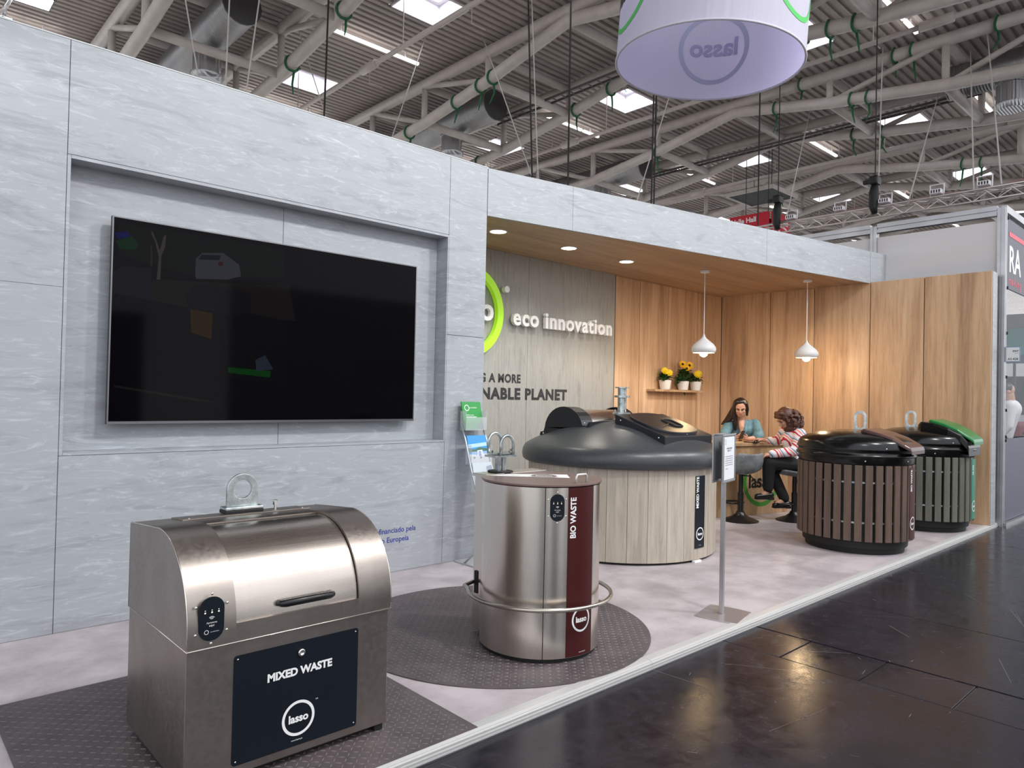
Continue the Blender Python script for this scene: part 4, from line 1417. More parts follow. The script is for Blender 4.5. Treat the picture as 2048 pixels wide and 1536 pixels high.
# ------------------------------------------------------------------ counter and stools
ang = math.atan2(-0.243, 0.970)
ct = thing('oak_counter', (8.14, 4.34, 0), 'oak-faced meeting counter with a green ring logo', 'counter', rz=ang)
MB().bb(-0.62, 0.60, 0.03, 0.50, 0.0, 0.845).build('body', M_OAKO, ct, bevel=0.002)
MB().bb(-0.66, 0.64, 0.0, 0.53, 0.846, 0.886).build('counter_top', M_OAKO, ct, bevel=0.003)
fc = lambda x, y, t_: (x + 0.13, 0.03 - t_ - 0.0006, y + 0.41)
mb = MB()
annulus(mb, fc, 0.262, 0.315, 64, t=0.0008)
mb.build('green_ring', mat('leaf_green_vinyl', (70, 148, 56), 0.5), ct)
mb = MB()
fit_text(mb, 'lasso', lambda x, y, t_: fc(x, y - 0.075, 0.0008), 0.44, bold=0.03)
mb.build('lettering', mat('black_vinyl', (24, 24, 26), 0.5), ct)
M_SEAT = speck_mat('grey_suede_seat', (96, 100, 102), (126, 131, 133), 9, 0.7)


def stool(loc, label, rz, seat_z=0.55):
    s_ = thing('bar_stool', loc, label, 'stool', rz, 'bar stools at the counter')
    MB().lathe([(0, 0), (0.205, 0), (0.208, 0.008), (0.19, 0.016), (0.10, 0.05), (0.055, 0.085), (0.045, 0.11), (0, 0.11)], 40).build('base', M_BLACK, s_, True, auto=50)
    MB().tube((0, 0, 0.08), (0, 0, 0.33), 0.033, 16).tube((0, 0, 0.33), (0, 0, seat_z), 0.026, 16).build('post', M_BLACK, s_, True, auto=40)
    P = [(0.02, 0, 0.20)] + [(0.02 + 0.0 + 0.12 * math.sin(a) , 0.10 - 0.10 * math.cos(a) + 0.02, 0.20) for a in [2 * PI * i / 18 for i in range(1, 18)]]
    MB().path([(0.03, 0.02, 0.2), (0.10, 0.06, 0.2), (0.125, 0.13, 0.2), (0.09, 0.20, 0.2), (0, 0.225, 0.2), (-0.09, 0.20, 0.2), (-0.125, 0.13, 0.2), (-0.10, 0.06, 0.2), (-0.03, 0.02, 0.2)], 0.011, 8).build('footrest', M_BLACK, s_, True)
    MB().path([(0, 0, seat_z - 0.02), (0.10, -0.05, seat_z - 0.03), (0.17, -0.09, seat_z - 0.11)], 0.007, 8).build('lift_lever', M_BLACK, s_, True)
    # bucket seat shell: back is towards -Y
    rings = []
    prof_ = [(0.20, 0.030, 0.17), (0.10, 0.012, 0.20), (0.0, 0.0, 0.21), (-0.10, 0.012, 0.212), (-0.165, 0.06, 0.213), (-0.195, 0.13, 0.21), (-0.212, 0.20, 0.20), (-0.22, 0.245, 0.175)]
    for y, z, hw in prof_:
        row = []
        for i in range(13):
            u = -1 + 2 * i / 12
            lift = 0.055 * abs(u) ** 2.6 * (1 if y > -0.12 else 0.25)
            fwd = 0.075 * abs(u) ** 2.2 * (1 if y < -0.12 else 0)
            row.append((hw * u, y + fwd, seat_z + z + lift))
        rings.append(row)
    n_ = 13
    v = [p for r in rings for p in r]
    f = [(i * n_ + j, i * n_ + j + 1, (i + 1) * n_ + j + 1, (i + 1) * n_ + j) for i in range(len(rings) - 1) for j in range(n_ - 1)]
    o = MB().add(v, f).build('seat', M_SEAT, s_, True)
    sm = o.modifiers.new('thick', 'SOLIDIFY')
    sm.thickness = 0.03
    sm.offset = 0
    sb = o.modifiers.new('smooth', 'SUBSURF')
    sb.levels = sb.render_levels = 1
    return s_


stool((7.61, 4.245, 0), 'empty grey bucket bar stool in front of the counter', -0.35)
stool((8.165, 3.865, 0), 'bar stool under the woman in the striped shirt', 0.75, 0.53)

# ------------------------------------------------------------------ brochure rack
M_ACR = mat('clear_acrylic', (225, 230, 234), 0.08, alpha=0.28)
M_RAIL = mat('silver_rack_rail', (180, 184, 190), 0.3, 0.7)
rk = thing('brochure_rack', (3.85, 4.5, 0), 'folding brochure rack with clear trays beside the TV wall edge', 'rack')
MB().bb(3.725, 3.975, 4.40, 4.68, 0, 0.014).build('base_plate', mat('grey_base', (168, 170, 172), 0.4), rk, ab=True, bevel=0.003)
for x in (3.735, 3.965):
    MB().path([(x, 4.56, 0.01), (x, 4.44, 0.10), (x, 4.385, 0.44), (x, 4.42, 0.62), (x, 4.50, 0.80), (x, 4.575, 1.02), (x, 4.645, 1.16)], 0.008, 8).build('rail', M_RAIL, rk, True, True)
trays = [(4.625, 1.105), (4.545, 0.825), (4.465, 0.605), (4.395, 0.40)]
for i, (y, z) in enumerate(trays):
    mb = MB()
    tl_ = 0.10
    mb.bb(3.738, 3.962, y - 0.045, y + 0.01, z, z + 0.006)
    mb.add([(3.738, y - 0.045, z), (3.962, y - 0.045, z), (3.962, y - 0.052, z + 0.11), (3.738, y - 0.052, z + 0.11), (3.738, y - 0.042, z), (3.962, y - 0.042, z), (3.962, y - 0.049, z + 0.11), (3.738, y - 0.049, z + 0.11)],
           [(0, 1, 2, 3), (4, 7, 6, 5), (0, 3, 7, 4), (1, 5, 6, 2), (3, 2, 6, 7), (0, 4, 5, 1)])
    mb.bb(3.738, 3.742, y - 0.045, y + 0.03, z, z + 0.16).bb(3.958, 3.962, y - 0.045, y + 0.03, z, z + 0.16)
    mb.build('tray', M_ACR, rk, ab=True)
BL = ['green brochure with a white ring logo in the top tray', 'blue sky brochure with a white building in the second tray', 'pale town brochure with a dark tree in the third tray', 'blue brochure low in the rack behind the steel cylinder']
BC = [(34, 148, 62), (60, 150, 214), (196, 206, 214), (70, 140, 205)]
for i, (y, z) in enumerate(trays):
    bt = thing('brochure', (3.85, y - 0.01, z + 0.007), BL[i], 'brochure', group='brochures in the rack')
    W, Hh, lean = 0.205, 0.23, 0.055
    mp = lambda u, w_, d: (-W / 2 + W * u, -0.012 + lean * w_ - d, Hh * w_)
    v = [mp(0, 0, 0), mp(1, 0, 0), mp(1, 1, 0), mp(0, 1, 0), mp(0, 0, -0.012), mp(1, 0, -0.012), mp(1, 1, -0.012), mp(0, 1, -0.012)]
    MB().add(v, [(0, 1, 2, 3), (4, 7, 6, 5), (0, 4, 5, 1), (3, 2, 6, 7), (0, 3, 7, 4), (1, 5, 6, 2)]).build('cover', mat('cover_%d' % i, BC[i], 0.3), bt)

    def patch(name, c, poly, d):
        MB().add([mp(u, w_, d) for u, w_ in poly], [tuple(range(len(poly)))]).build(name, mat('brochure_%s_%d' % (name, i), c, 0.35), bt)
    if i == 0:
        patch('photo_corner', (92, 120, 108), [(0.55, 0.0), (1, 0), (1, 0.42), (0.8, 0.22)], 0.0006)
        mb = MB()
        annulus(mb, lambda x, y_, t_: mp(0.24 + x / W, 0.78 + y_ / Hh, 0.0008), 0.020, 0.026, 28)
        fit_text(mb, 'eco innovation', lambda x, y_, t_: mp(0.56 + x / W, 0.77 + y_ / Hh, 0.0008), 0.085, bold=0.02)
        fit_text(mb, 'Building a more', lambda x, y_, t_: mp(0.36 + x / W, 0.50 + y_ / Hh, 0.0008), 0.085, bold=0.02)
        fit_text(mb, 'sustainable planet', lambda x, y_, t_: mp(0.42 + x / W, 0.43 + y_ / Hh, 0.0008), 0.11, bold=0.03)
        mb.build('print', M_WHITE, bt)
    elif i == 1:
        patch('cloud_band', (176, 212, 236), [(0, 0.55), (1, 0.62), (1, 0.75), (0, 0.68)], 0.0006)
        patch('hills', (76, 112, 92), [(0, 0.4), (1, 0.45), (1, 0.52), (0.6, 0.58), (0.3, 0.5), (0, 0.55)], 0.0007)
        patch('white_building', (226, 228, 232), [(0, 0), (1, 0), (1, 0.32), (0.75, 0.34), (0.72, 0.48), (0.45, 0.46), (0.45, 0.3), (0, 0.34)], 0.0008)
        patch('blue_door', (44, 96, 190), [(0.52, 0.25), (0.64, 0.26), (0.64, 0.44), (0.52, 0.43)], 0.0009)
        patch('window_dark', (60, 60, 66), [(0.2, 0.17), (0.3, 0.17), (0.3, 0.24), (0.2, 0.24)], 0.0009)
        patch('window_dark', MATS['brochure_window_dark_1'] and (60, 60, 66), [(0.56, 0.17), (0.66, 0.17), (0.66, 0.24), (0.56, 0.24)], 0.0009)
    elif i == 2:
        patch('tree_crown', (44, 70, 50), [(0.34, 0.42), (0.5, 0.36), (0.66, 0.42), (0.68, 0.6), (0.5, 0.68), (0.34, 0.6)], 0.0006)
        patch('building_rows', (150, 160, 176), [(0.7, 0.35), (1, 0.35), (1, 0.9), (0.7, 0.85)], 0.0006)
        patch('ground_band', (170, 140, 124), [(0, 0.1), (1, 0.1), (1, 0.28), (0, 0.3)], 0.0006)
    else:
        patch('pale_box', (226, 232, 238), [(0.15, 0.5), (0.6, 0.5), (0.6, 0.75), (0.15, 0.75)], 0.0006)
        patch('navy_foot', (58, 74, 140), [(0, 0), (1, 0), (1, 0.3), (0, 0.3)], 0.0006)

# ------------------------------------------------------------------ sign stand
sa = math.atan2(0.218, 0.976)
ss_ = thing('sign_stand', (4.215, 2.475, 0), 'slim silver floor sign stand with an upright framed notice', 'sign stand', rz=sa)
mb = MB()
P = []
for i in range(11):
    u = -1 + 2 * i / 10
    P.append((-0.15 + 0.0 + 0.018 * (u * u) - 0.018, 0.14 * u))
for i in range(11):
    u = 1 - 2 * i / 10
    P.append((0.15 - 0.018 * (u * u) + 0.018, 0.14 * u))
mb.prism(P, lambda a, b, t_: (a, b - 0.01, t_), 0.0, 0.006)
mb.build('base_plate', mat('satin_silver_plate', (188, 182, 184), 0.3, 0.7), ss_, bevel=0.002)
MB().bb(-0.02, 0.02, -0.012, 0.012, 0.006, 1.16).build('post', M_ALU, ss_, bevel=0.003)
for yo, s_ in ((-0.03, -1), (0.03, 1)):
    mb = MB()
    w_, z0, z1, fr_ = 0.125, 0.868, 1.185, 0.016
    y0, y1 = (yo - 0.008, yo + 0.002) if s_ < 0 else (yo - 0.002, yo + 0.008)
    mb.bb(-w_, w_, y0, y1, z1 - fr_, z1).bb(-w_, w_, y0, y1, z0, z0 + fr_).bb(-w_, -w_ + fr_, y0, y1, z0 + fr_, z1 - fr_).bb(w_ - fr_, w_, y0, y1, z0 + fr_, z1 - fr_)
    mb.build('snap_frame', M_ALU, ss_, bevel=0.003)
    MB().bb(-w_ + fr_, w_ - fr_, yo - 0.001, yo + 0.001, z0 + fr_, z1 - fr_).build('back_sheet', mat('grey_backing', (120, 122, 126), 0.6), ss_)
MB().bb(-0.105, 0.105, -0.0345, -0.0325, 0.887, 1.166).build('paper_notice', mat('white_paper', (228, 231, 236), 0.5), ss_)
mb = MB()
fw_ = lambda x, y, t_: (x, -0.0348, y)
annulus(mb, lambda x, y, t_: fw_(x - 0.075, y + 1.14, 0), 0.008, 0.010, 20)
fit_text(mb, 'lasso', lambda x, y, t_: fw_(x - 0.075, y + 1.118, 0), 0.02)
fit_text(mb, 'MOBILIER URBAIN', lambda x, y, t_: fw_(x, y + 1.085, 0), 0.11, bold=0.03)
fit_text(mb, 'SMART CITY', lambda x, y, t_: fw_(x, y + 1.07, 0), 0.075, bold=0.03)
for k in range(5):
    fit_text(mb, 'waste collection equipment range', lambda x, y, t_: fw_(x - 0.005, y + 1.035 - 0.014 * k, 0), 0.15)
fit_text(mb, 'contact us', lambda x, y, t_: fw_(x - 0.05, y + 0.955, 0), 0.05)
mb.build('print', mat('grey_print', (84, 86, 92), 0.6), ss_)

# ------------------------------------------------------------------ hanging round banner
bn = thing('hanging_banner', (5.896, 3.704, 4.6), 'round white fabric banner with green ring logos hanging above the stand', 'banner')
bn.rotation_euler = (0.061, 0.016, 0)
M_FAB = bpy.data.materials.new('white_banner_fabric')
M_FAB.use_nodes = True
nt = M_FAB.node_tree
_b = bsdf(M_FAB)
_b.inputs['Base Color'].default_value = (*lin(226, 224, 236), 1)
_b.inputs['Roughness'].default_value = 0.85
tr_ = nd(M_FAB, 'ShaderNodeBsdfTranslucent')
tr_.inputs['Color'].default_value = (*lin(186, 180, 220), 1)
mx = nd(M_FAB, 'ShaderNodeMixShader')
mx.inputs[0].default_value = 0.5
lk(M_FAB, _b.outputs[0], mx.inputs[1])
lk(M_FAB, tr_.outputs[0], mx.inputs[2])
lk(M_FAB, mx.outputs[0], nt.nodes['Material Output'].inputs['Surface'])
_f = noise(M_FAB, coords(M_FAB, 'object', (14, 14, 0.6)), 1.0, 3, 0.5)
bump(M_FAB, _f, 0.35, 0.02)
BR = 0.868
MB().lathe([(BR, 0.0), (BR, 0.3), (BR, 0.6), (BR, 0.9), (BR, 1.25)], 96).build('fabric_drum', M_FAB, bn, True)
bn.children[-1].data.polygons.foreach_set('use_smooth', [True] * len(bn.children[-1].data.polygons))
# open the lathe caps
me = bn.children[-1].data
bm_ = bmesh.new()
bm_.from_mesh(me)
bmesh.ops.delete(bm_, geom=[f for f in bm_.faces if len(f.verts) > 4], context='FACES')
bm_.to_mesh(me)
bm_.free()
MB().path([(BR * math.cos(2 * PI * i / 96), BR * math.sin(2 * PI * i / 96), 0) for i in range(96)], 0.011, 8, True).build('bottom_hoop', mat('hem_grey', (186, 184, 196), 0.6), bn, True)
MB().path([(BR * math.cos(2 * PI * i / 96), BR * math.sin(2 * PI * i / 96), 1.25) for i in range(96)], 0.012, 8, True).build('top_hoop', MATS['hem_grey'], bn, True)
m_go = mat('banner_green', (70, 172, 84), 0.7)
m_gi = mat('banner_green_showing_through', (180, 184, 206), 0.8)
m_ti = mat('banner_grey_showing_through', (172, 167, 200), 0.8)
for a in (30.5, 150.5, 270.5):
    go = cyl_map(0, 0, BR + 0.003, math.radians(a), 0.53)
    gi = cyl_map(0, 0, BR - 0.003, math.radians(a), 0.53)
    mb = MB()
    annulus(mb, go, 0.325, 0.37, 72, t=0)
    mb.build('green_ring', m_go, bn)
    mb = MB()
    fit_text(mb, 'lasso', lambda x, y, t_: go(x, y - 0.07, 0), 0.5, bold=0.03)
    mb.build('lettering', mat('banner_black', (50, 50, 56), 0.7), bn)
    mb = MB()
    annulus(mb, gi, 0.325, 0.37, 72, t=0)
    mb.build('ring_show_through', m_gi, bn)
    mb = MB()
    fit_text(mb, 'lasso', lambda x, y, t_: gi(x, y - 0.07, 0), 0.5, bold=0.03)
    mb.build('lettering_show_through', m_ti, bn)
for k in range(4):
    a = 0.5 + PI / 2 * k
    MB().tube((BR * math.cos(a), BR * math.sin(a), 1.25), (0.2 * math.cos(a), 0.2 * math.sin(a), 3.4), 0.004, 5).build('suspension_wire', M_BLACKM, bn)
MB().tube((0, 0, 3.35), (0, 0, 5.2), 0.004, 5).build('suspension_wire', M_BLACKM, bn)

# ------------------------------------------------------------------ green slings on the trusses
M_SLING = mat('dark_green_webbing', (30, 96, 58), 0.7)
sl_spots = [(11.2, 13.0, 0), (11.2, 13.45, 0), (11.2, 14.4, 0), (11.2, 16.5, 0), (7.1, 12.9, 0), (7.1, 15.2, 0), (14.1, 11.7, 0), (14.1, 12.9, 0), (14.1, 16.9, 0), (18.2, 9.3, 0), (18.2, 7.3, 0), (18.2, 6.9, 0), (18.2, 8.6, 1),
            (18.2, 6.3, 1), (18.2, 5.9, 1), (18.2, 4.2, 1), (18.2, 13.2, 0), (21.1, 8.4, 0), (21.1, 7.6, 0), (25.2, 6.7, 0), (25.2, 6.2, 0), (25.2, 12.6, 0), (14.1, 5.6, 0), (14.1, 6.6, 0), (14.1, 6.1, 0)]
chn = {7.1: 'left truss near the duct', 11.2: 'truss chord above the TV end', 14.1: 'second chord left of the banner', 18.2: 'chord behind the banner', 21.1: 'chord right of the banner', 25.2: 'far chord above the red sign'}
from collections import Counter
cnt = Counter()
ordw = ['first', 'second', 'third', 'fourth', 'fifth', 'sixth', 'seventh', 'eighth']
for (x, y, top) in sl_spots:
    z = 9.78 if top else zlow(y)
    t = thing('green_sling', (x, y, z), 'green webbing sling, %s on the %s' % (ordw[cnt[x]], chn[x]), 'sling', group='green slings round the trusses')
    cnt[x] += 1
    rr = 0.168
    MB().path([(rr * math.cos(2 * PI * i / 16), 0.02 * math.sin(4 * PI * i / 16), rr * math.sin(2 * PI * i / 16)) for i in range(16)], 0.026, 6, True).build('loop', M_SLING, t, True)
    L = random.uniform(0.35, 0.6)
    MB().path([(0.05, 0, -rr), (0.03, random.uniform(-0.05, 0.05), -rr - L * 0.5), (0.0, random.uniform(-0.12, 0.12), -rr - L)], [0.028, 0.024, 0.012], 6).build('tail', M_SLING, t, True)

# ------------------------------------------------------------------ loose suspension cables
M_CABD, M_CABL = mat('dark_cable', (30, 28, 28), 0.6), mat('pale_wire', (196, 190, 186), 0.5)
cables = [((9.64, 9.0, 9.9), (9.24, 8.6, 3.6), 0, 'left of the banner, thickest'), ((9.45, 10.0, 9.9), (9.8, 10.0, 4), 0, 'beside the pale wire left of the banner'), ((9.53, 10.0, 9.9), (9.80, 9.8, 4), 1, 'left of the banner next to the dark cable'),
          ((11.0, 8.0, 9.8), (10.96, 8.0, 3.4), 0, 'below the banner, right one of two'), ((10.92, 8.0, 9.8), (10.88, 8.0, 3.4), 0, 'below the banner, left one of two'), ((6.29, 12.0, 9.2), (6.24, 12.0, 5.5), 0, 'hanging over the grey wall'),
          ((9.9, 14.0, 9.99), (7.64, 12.0, 6.2), 1, 'slanting down behind the grey wall'), ((3.94, 13.0, 8.9), (4.18, 12.0, 5.6), 1, 'crossing the spiral duct'), ((4.48, 12.0, 8.6), (4.06, 11.0, 5.2), 1, 'slanting right of the spiral duct'),
          ((5.05, 12.0, 8.8), (4.3, 11.0, 5.2), 1, 'steepest right of the spiral duct'), ((10.91, 13.0, 9.9), (10.35, 10.0, 4.6), 1, 'slanting across the truss left of the banner'),
          ((13.7, 9.0, 9.99), (10.1, 8.0, 4.2), 1, 'slanting under the banner'), ((14.9, 8.0, 10.0), (14.9, 8.0, 5.0), 0, 'hanging to the red hall sign'), ((19.76, 9.0, 9.99), (16.19, 8.0, 5.6), 1, 'slanting to the lighting truss'),
          ((20.8, 6.0, 9.99), (14.0, 4.6, 5.0), 1, 'long slanting one at the lighting truss'), ((19.3, 5.0, 9.99), (13.8, 3.5, 5.0), 1, 'right of the long slanting one'), ((18.6, 4.5, 9.99), (13.8, 3.1, 5.0), 1, 'rightmost over the lighting truss'),
          ((18.0, 6.5, 9.99), (13.8, 5.03, 5.3), 1, 'to the black hoist'), ((7.63, 16.0, 9.99), (8.34, 15.0, 6.6), 1, 'beside the skylight behind the grey wall')]
for a, b, pale, w_ in cables:
    a, b = Vector(a), Vector(b)
    o = MB().tube((0, 0, 0), a - b, 0.012 if pale else 0.017, 6).build('suspension_cable', M_CABL if pale else M_CABD)
    o.location = b
    tag(o, ('thin pale suspension wire ' if pale else 'dark hanging cable ') + w_, 'cable', 'suspension cables under the roof')

# ------------------------------------------------------------------ red hall sign
M_RED = mat('hall_sign_red', (198, 16, 42), 0.45)
hs = thing('hall_sign', (21.45, 11.1, 6.1), 'red boxed hall direction sign hanging beyond the fascia', 'sign')
MB().bb(21.44, 21.5, 11.14, 12.52, 6.35, 7.5).build('face_panel', M_RED, hs, ab=True)
MB().bb(21.53, 22.72, 11.04, 11.10, 6.35, 7.5).build('face_panel', M_RED, hs, ab=True)
MB().bb(21.5, 22.6, 11.2, 12.4, 6.5, 7.3).build('frame', M_BLACKM, hs, ab=True)
mb = MB()
fx = lambda x, y, t_: (21.437, 11.83 - x, 7.24 + y)
fit_text(mb, 'Halle Hall', lambda x, y, t_: fx(x - 0.19, y, 0), 0.88, bold=0.03)
fit_text(mb, 'A6', lambda x, y, t_: fx(x, y - 0.65, 0), 0.8, bold=0.03)
mb.build('lettering', M_WHITE, hs, ab=True)
mb = MB()
fy = lambda x, y, t_: (22.12 + x, 11.037, 7.15 + y)
fit_text(mb, 'Halle Hall', lambda x, y, t_: fy(x, y, 0), 0.85, bold=0.03)
fit_text(mb, 'A5', lambda x, y, t_: fy(x, y - 0.72, 0), 0.85, bold=0.03)
mb.build('lettering', M_WHITE, hs, ab=True)
MB().tube((21.9, 11.4, 7.3), (21.9, 11.4, 10.03), 0.012, 5).tube((21.9, 12.2, 7.3), (21.9, 12.2, 10.03), 0.012, 5).build('suspension_wire', M_CABD, hs, ab=True)

# ------------------------------------------------------------------ lighting truss over the neighbouring stand
M_TR2 = mat('bare_aluminium_truss', (206, 196, 192), 0.35, 0.6)
lt = thing('lighting_truss', (13.8, 4.5, 4.85), 'slender aluminium lighting truss above the neighbouring stand', 'truss')
TT = [(13.67, 5.0), (13.93, 5.0), (13.8, 4.84)]
for x, z in TT:
    MB().tube((x, 1.0, z), (x, 8.4, z), 0.018, 8).build('chord', M_TR2, lt, True, True)
mb = MB()
y = 1.0
i = 0
while y < 8.3:
    for a, b in ((0, 2), (1, 2), (0, 1)):
        p, q = (TT[a], TT[b]) if i % 2 else (TT[b], TT[a])
        mb.tube((p[0], y, p[1]), (q[0], y + 0.18, q[1]), 0.007, 5)
    y += 0.18
    i += 1
tag(mb.build('lattice', M_TR2, lt, ab=True), kind='stuff')
MB().path([(13.72, 1.0 + 0.37 * k, 5.03 + 0.02 * math.sin(k * 1.7)) for k in range(20)], 0.014, 6).build('power_cable', mat('pink_grey_cable', (150, 120, 116), 0.6), lt, True, True)
fln = ['leftmost over the red sign', 'second from the left', 'in the middle of the truss', 'second from the right', 'rightmost on the truss']
for i, y in enumerate((6.63, 5.68, 4.87, 4.03, 3.32)):
    t = thing('flood_lamp', (13.72, y, 5.02), 'white framed flood lamp on the lighting truss, ' + fln[i], 'lamp', group='flood lamps on the lighting truss')
    mb = MB()
    mb.path([(0, -0.1, 0), (0, -0.11, 0.2), (0, 0.11, 0.2), (0, 0.1, 0)], 0.014, 6)
    mb.build('yoke', M_SKYF, t)
    MB().bb(-0.12, 0.02, -0.09, 0.09, 0.02, 0.1).build('lamp_body', M_SKYF, t, bevel=0.01)
    mb = MB()
    for k in range(4):
        mb.bb(-0.121, -0.118, -0.075 + 0.04 * k, -0.055 + 0.04 * k, 0.035, 0.085)
    mb.build('louvres', M_BLACKM, t)
for i, y in enumerate((6.88, 5.02)):
    t = thing('chain_hoist', (13.62, y, 4.95), 'black chain hoist with chain bag ' + ['in front of the red hall sign', 'at the middle of the lighting truss'][i], 'hoist', group='chain hoists')
    MB().box((0, 0, 0.52), (0.2, 0.16, 0.16)).build('motor', M_BLACK, t, bevel=0.03)
    MB().box((-0.05, 0.12, 0.5), (0.08, 0.14, 0.08)).build('gearbox', M_BLACK, t, bevel=0.02)
    MB().path([(0, 0, 0.46), (0.0, 0.02, 0.3), (0, 0.03, 0.05), (0, 0.0, -0.08)], [0.06, 0.085, 0.075, 0.05], 12).build('chain_bag', M_BLACKM, t, True)
    MB().tube((0, 0, 0.6), (0, 0, 5.06), 0.011, 5).build('chain', M_CABD, t)
t = thing('flood_lamp', (0.56, 4.76, 3.40), 'bright arm-mounted flood lamp above the grey wall at the left edge', 'lamp', group='wall-top flood lamps')
MB().box((0, 0, 0.01), (0.06, 0.06, 0.02)).build('clamp', M_CHROME, t, bevel=0.004)
MB().path([(0, 0, 0.0), (-0.01, -0.03, 0.05), (0.0, -0.2, 0.05), (0.03, -0.42, 0.0)], 0.011, 8).build('arm', M_CHROME, t, True)
MB().path([(-0.03, -0.02, 0.03), (-0.05, -0.08, -0.02), (-0.03, -0.14, 0.0), (0.0, -0.12, 0.05)], 0.005, 6).build('cable', M_CABL, t, True)
MB().box((0.04, -0.50, -0.035), (0.20, 0.14, 0.04)).build('lamp_body', M_BLACK, t, bevel=0.008)
MB().box((0.04, -0.50, -0.058), (0.18, 0.12, 0.006)).build('lamp_glass', mat('flood_glow', (255, 255, 255), 0.4, emit=(255, 255, 250), estr=20), t)

# ------------------------------------------------------------------ stand number flag sign
t = thing('stand_number_sign', (10.14, 2.145, 1.93), 'small white stand number flag sign A5.428 on the aluminium post', 'sign')
MB().bb(-0.008, 0.008, -0.07, 0.07, 0, 0.18).build('sign_board', mat('sign_blue_edge', (70, 110, 170), 0.4), t)
MB().bb(-0.0095, -0.0082, -0.066, 0.066, 0.006, 0.174).build('white_face', M_WHITE, t)
mb = MB()
ff = lambda x, y, t_: (-0.0102, -x, y)
fit_text(mb, 'IFAT', lambda x, y, t_: ff(x + 0.028, y + 0.118, 0), 0.06, bold=0.03)
fit_text(mb, 'Munich', lambda x, y, t_: ff(x + 0.038, y + 0.098, 0), 0.036)
fit_text(mb, 'A5.428', lambda x, y, t_: ff(x + 0.0, y + 0.022, 0), 0.105, bold=0.02)
mb.build('lettering', mat('sign_dark_print', (50, 54, 62), 0.6), t)

# ------------------------------------------------------------------ things seen behind the neighbour's glass
tag(MB().bb(18.5, 18.6, 1.5, 8, -0.04, 3.4).build('wall_far', mat('dim_backdrop', (58, 58, 66), 0.7)), kind='structure')
tk = thing('white_truck', (15.6, 3.35, -0.04), 'white truck cab standing behind the neighbouring glass', 'truck')
MB().prism([(0.0, 0.45), (0.0, 1.3), (0.25, 2.0), (0.6, 2.25), (2.2, 2.3), (2.2, 0.45)], lambda a, b, t_: (a, t_, b), -0.9, 0.9).build('cab_body', mat('truck_white', (206, 206, 210), 0.3), tk, bevel=0.03)
MB().prism([(-0.012, 1.3), (0.238, 1.99), (0.25, 1.96), (0.0, 1.28)], lambda a, b, t_: (a, t_, b), -0.78, 0.78).build('windscreen', mat('dark_glass', (28, 30, 36), 0.1), tk)
MB().bb(-0.05, 0.1, -0.92, 0.92, 0.35, 0.7).build('bumper', M_BLACKM, tk, bevel=0.02)
for y in (-0.6, 0.6):
    MB().bb(-0.03, 0.02, y - 0.14, y + 0.14, 0.78, 0.95).build('headlamp', M_SKYF, tk)
    MB().tube((0.55, y - 0.12, 0.45), (0.55, y + 0.12, 0.45), 0.45, 20).build('wheel', M_BLACKM, tk)
rm = thing('red_machine', (12.4, 2.62, 0.95), 'dark red hydraulic machine part low behind the neighbouring glass', 'machine')
m_dr = mat('machine_red', (130, 22, 40), 0.35)
MB().bb(-0.25, 0.5, -0.16, 0.2, 0.02, 0.22).build('housing', m_dr, rm, bevel=0.02)
for k in range(3):
    MB().path([(-0.2 + 0.22 * k, -0.17, 0.05), (-0.2 + 0.22 * k, -0.24, 0.15), (-0.14 + 0.22 * k, -0.2, 0.3)], 0.025, 8).build('hose', m_dr, rm, True)
tag(MB().bb(12.0, 13.2, 2.4, 2.95, -0.04, 0.95).build('display_table', mat('grey_table', (120, 122, 130), 0.5)), 'grey display table behind the neighbouring glass', 'table')
t = thing('teal_screen', (13.3, 2.80, 2.2), 'teal display board high behind the neighbouring glass', 'display')
MB().bb(-0.02, 0.02, -0.4, 0.4, 0.0, 0.42).build('board', mat('teal_board', (40, 128, 124), 0.4), t)
MB().tube((0.03, 0, -2.24), (0.03, 0, 0.1), 0.02, 8).build('pole', M_BLACKM, t)
# ================================================================== PEOPLE
M_SKIN = speck_mat('skin', (196, 146, 122), (206, 158, 134), 20, 0.5)


def sphere(mb, c, r, rot=None, n=14):
    if not isinstance(r, (tuple, list)):
        r = (r, r, r)
    c = Vector(c)
    rings = []
    for i in range(1, n):
        a = PI * i / n
        ring = []
        for j in range(n):
            b = 2 * PI * j / n
            p = Vector((r[0] * math.sin(a) * math.cos(b), r[1] * math.sin(a) * math.sin(b), r[2] * math.cos(a)))
            if rot is not None:
                p = rot @ p
            ring.append(c + p)
        rings.append(ring)
    return mb.loft(rings)


def limb(mb, pts, rad, n=12):
    """tapered chain with rounded joints"""
    for p, r in zip(pts, rad):
        sphere(mb, p, r, n=10)
    for i in range(len(pts) - 1):
        mb.path([pts[i], pts[i + 1]], [rad[i], rad[i + 1]], n)
    return mb


def skinned(mb, name, m, parent, voxel, smooth=4):
    o = mb.build(name, m, parent, True, True)
    r = o.modifiers.new('join', 'REMESH')
    r.mode = 'VOXEL'
    r.voxel_size = voxel
    r.use_smooth_shade = True
    s_ = o.modifiers.new('relax', 'SMOOTH')
    s_.factor = 0.5
    s_.iterations = smooth
    return o


def frame(fwd, pitch):
    f = Vector(fwd)
    f.z = 0
    f.normalize()
    side = Vector((f.y, -f.x, 0))          # the person's right
    q = Matrix.Rotation(-pitch, 3, side)
    F = q @ f
    U = side.cross(F)
    if U.z < 0:
        U = -U
    return F, side, U


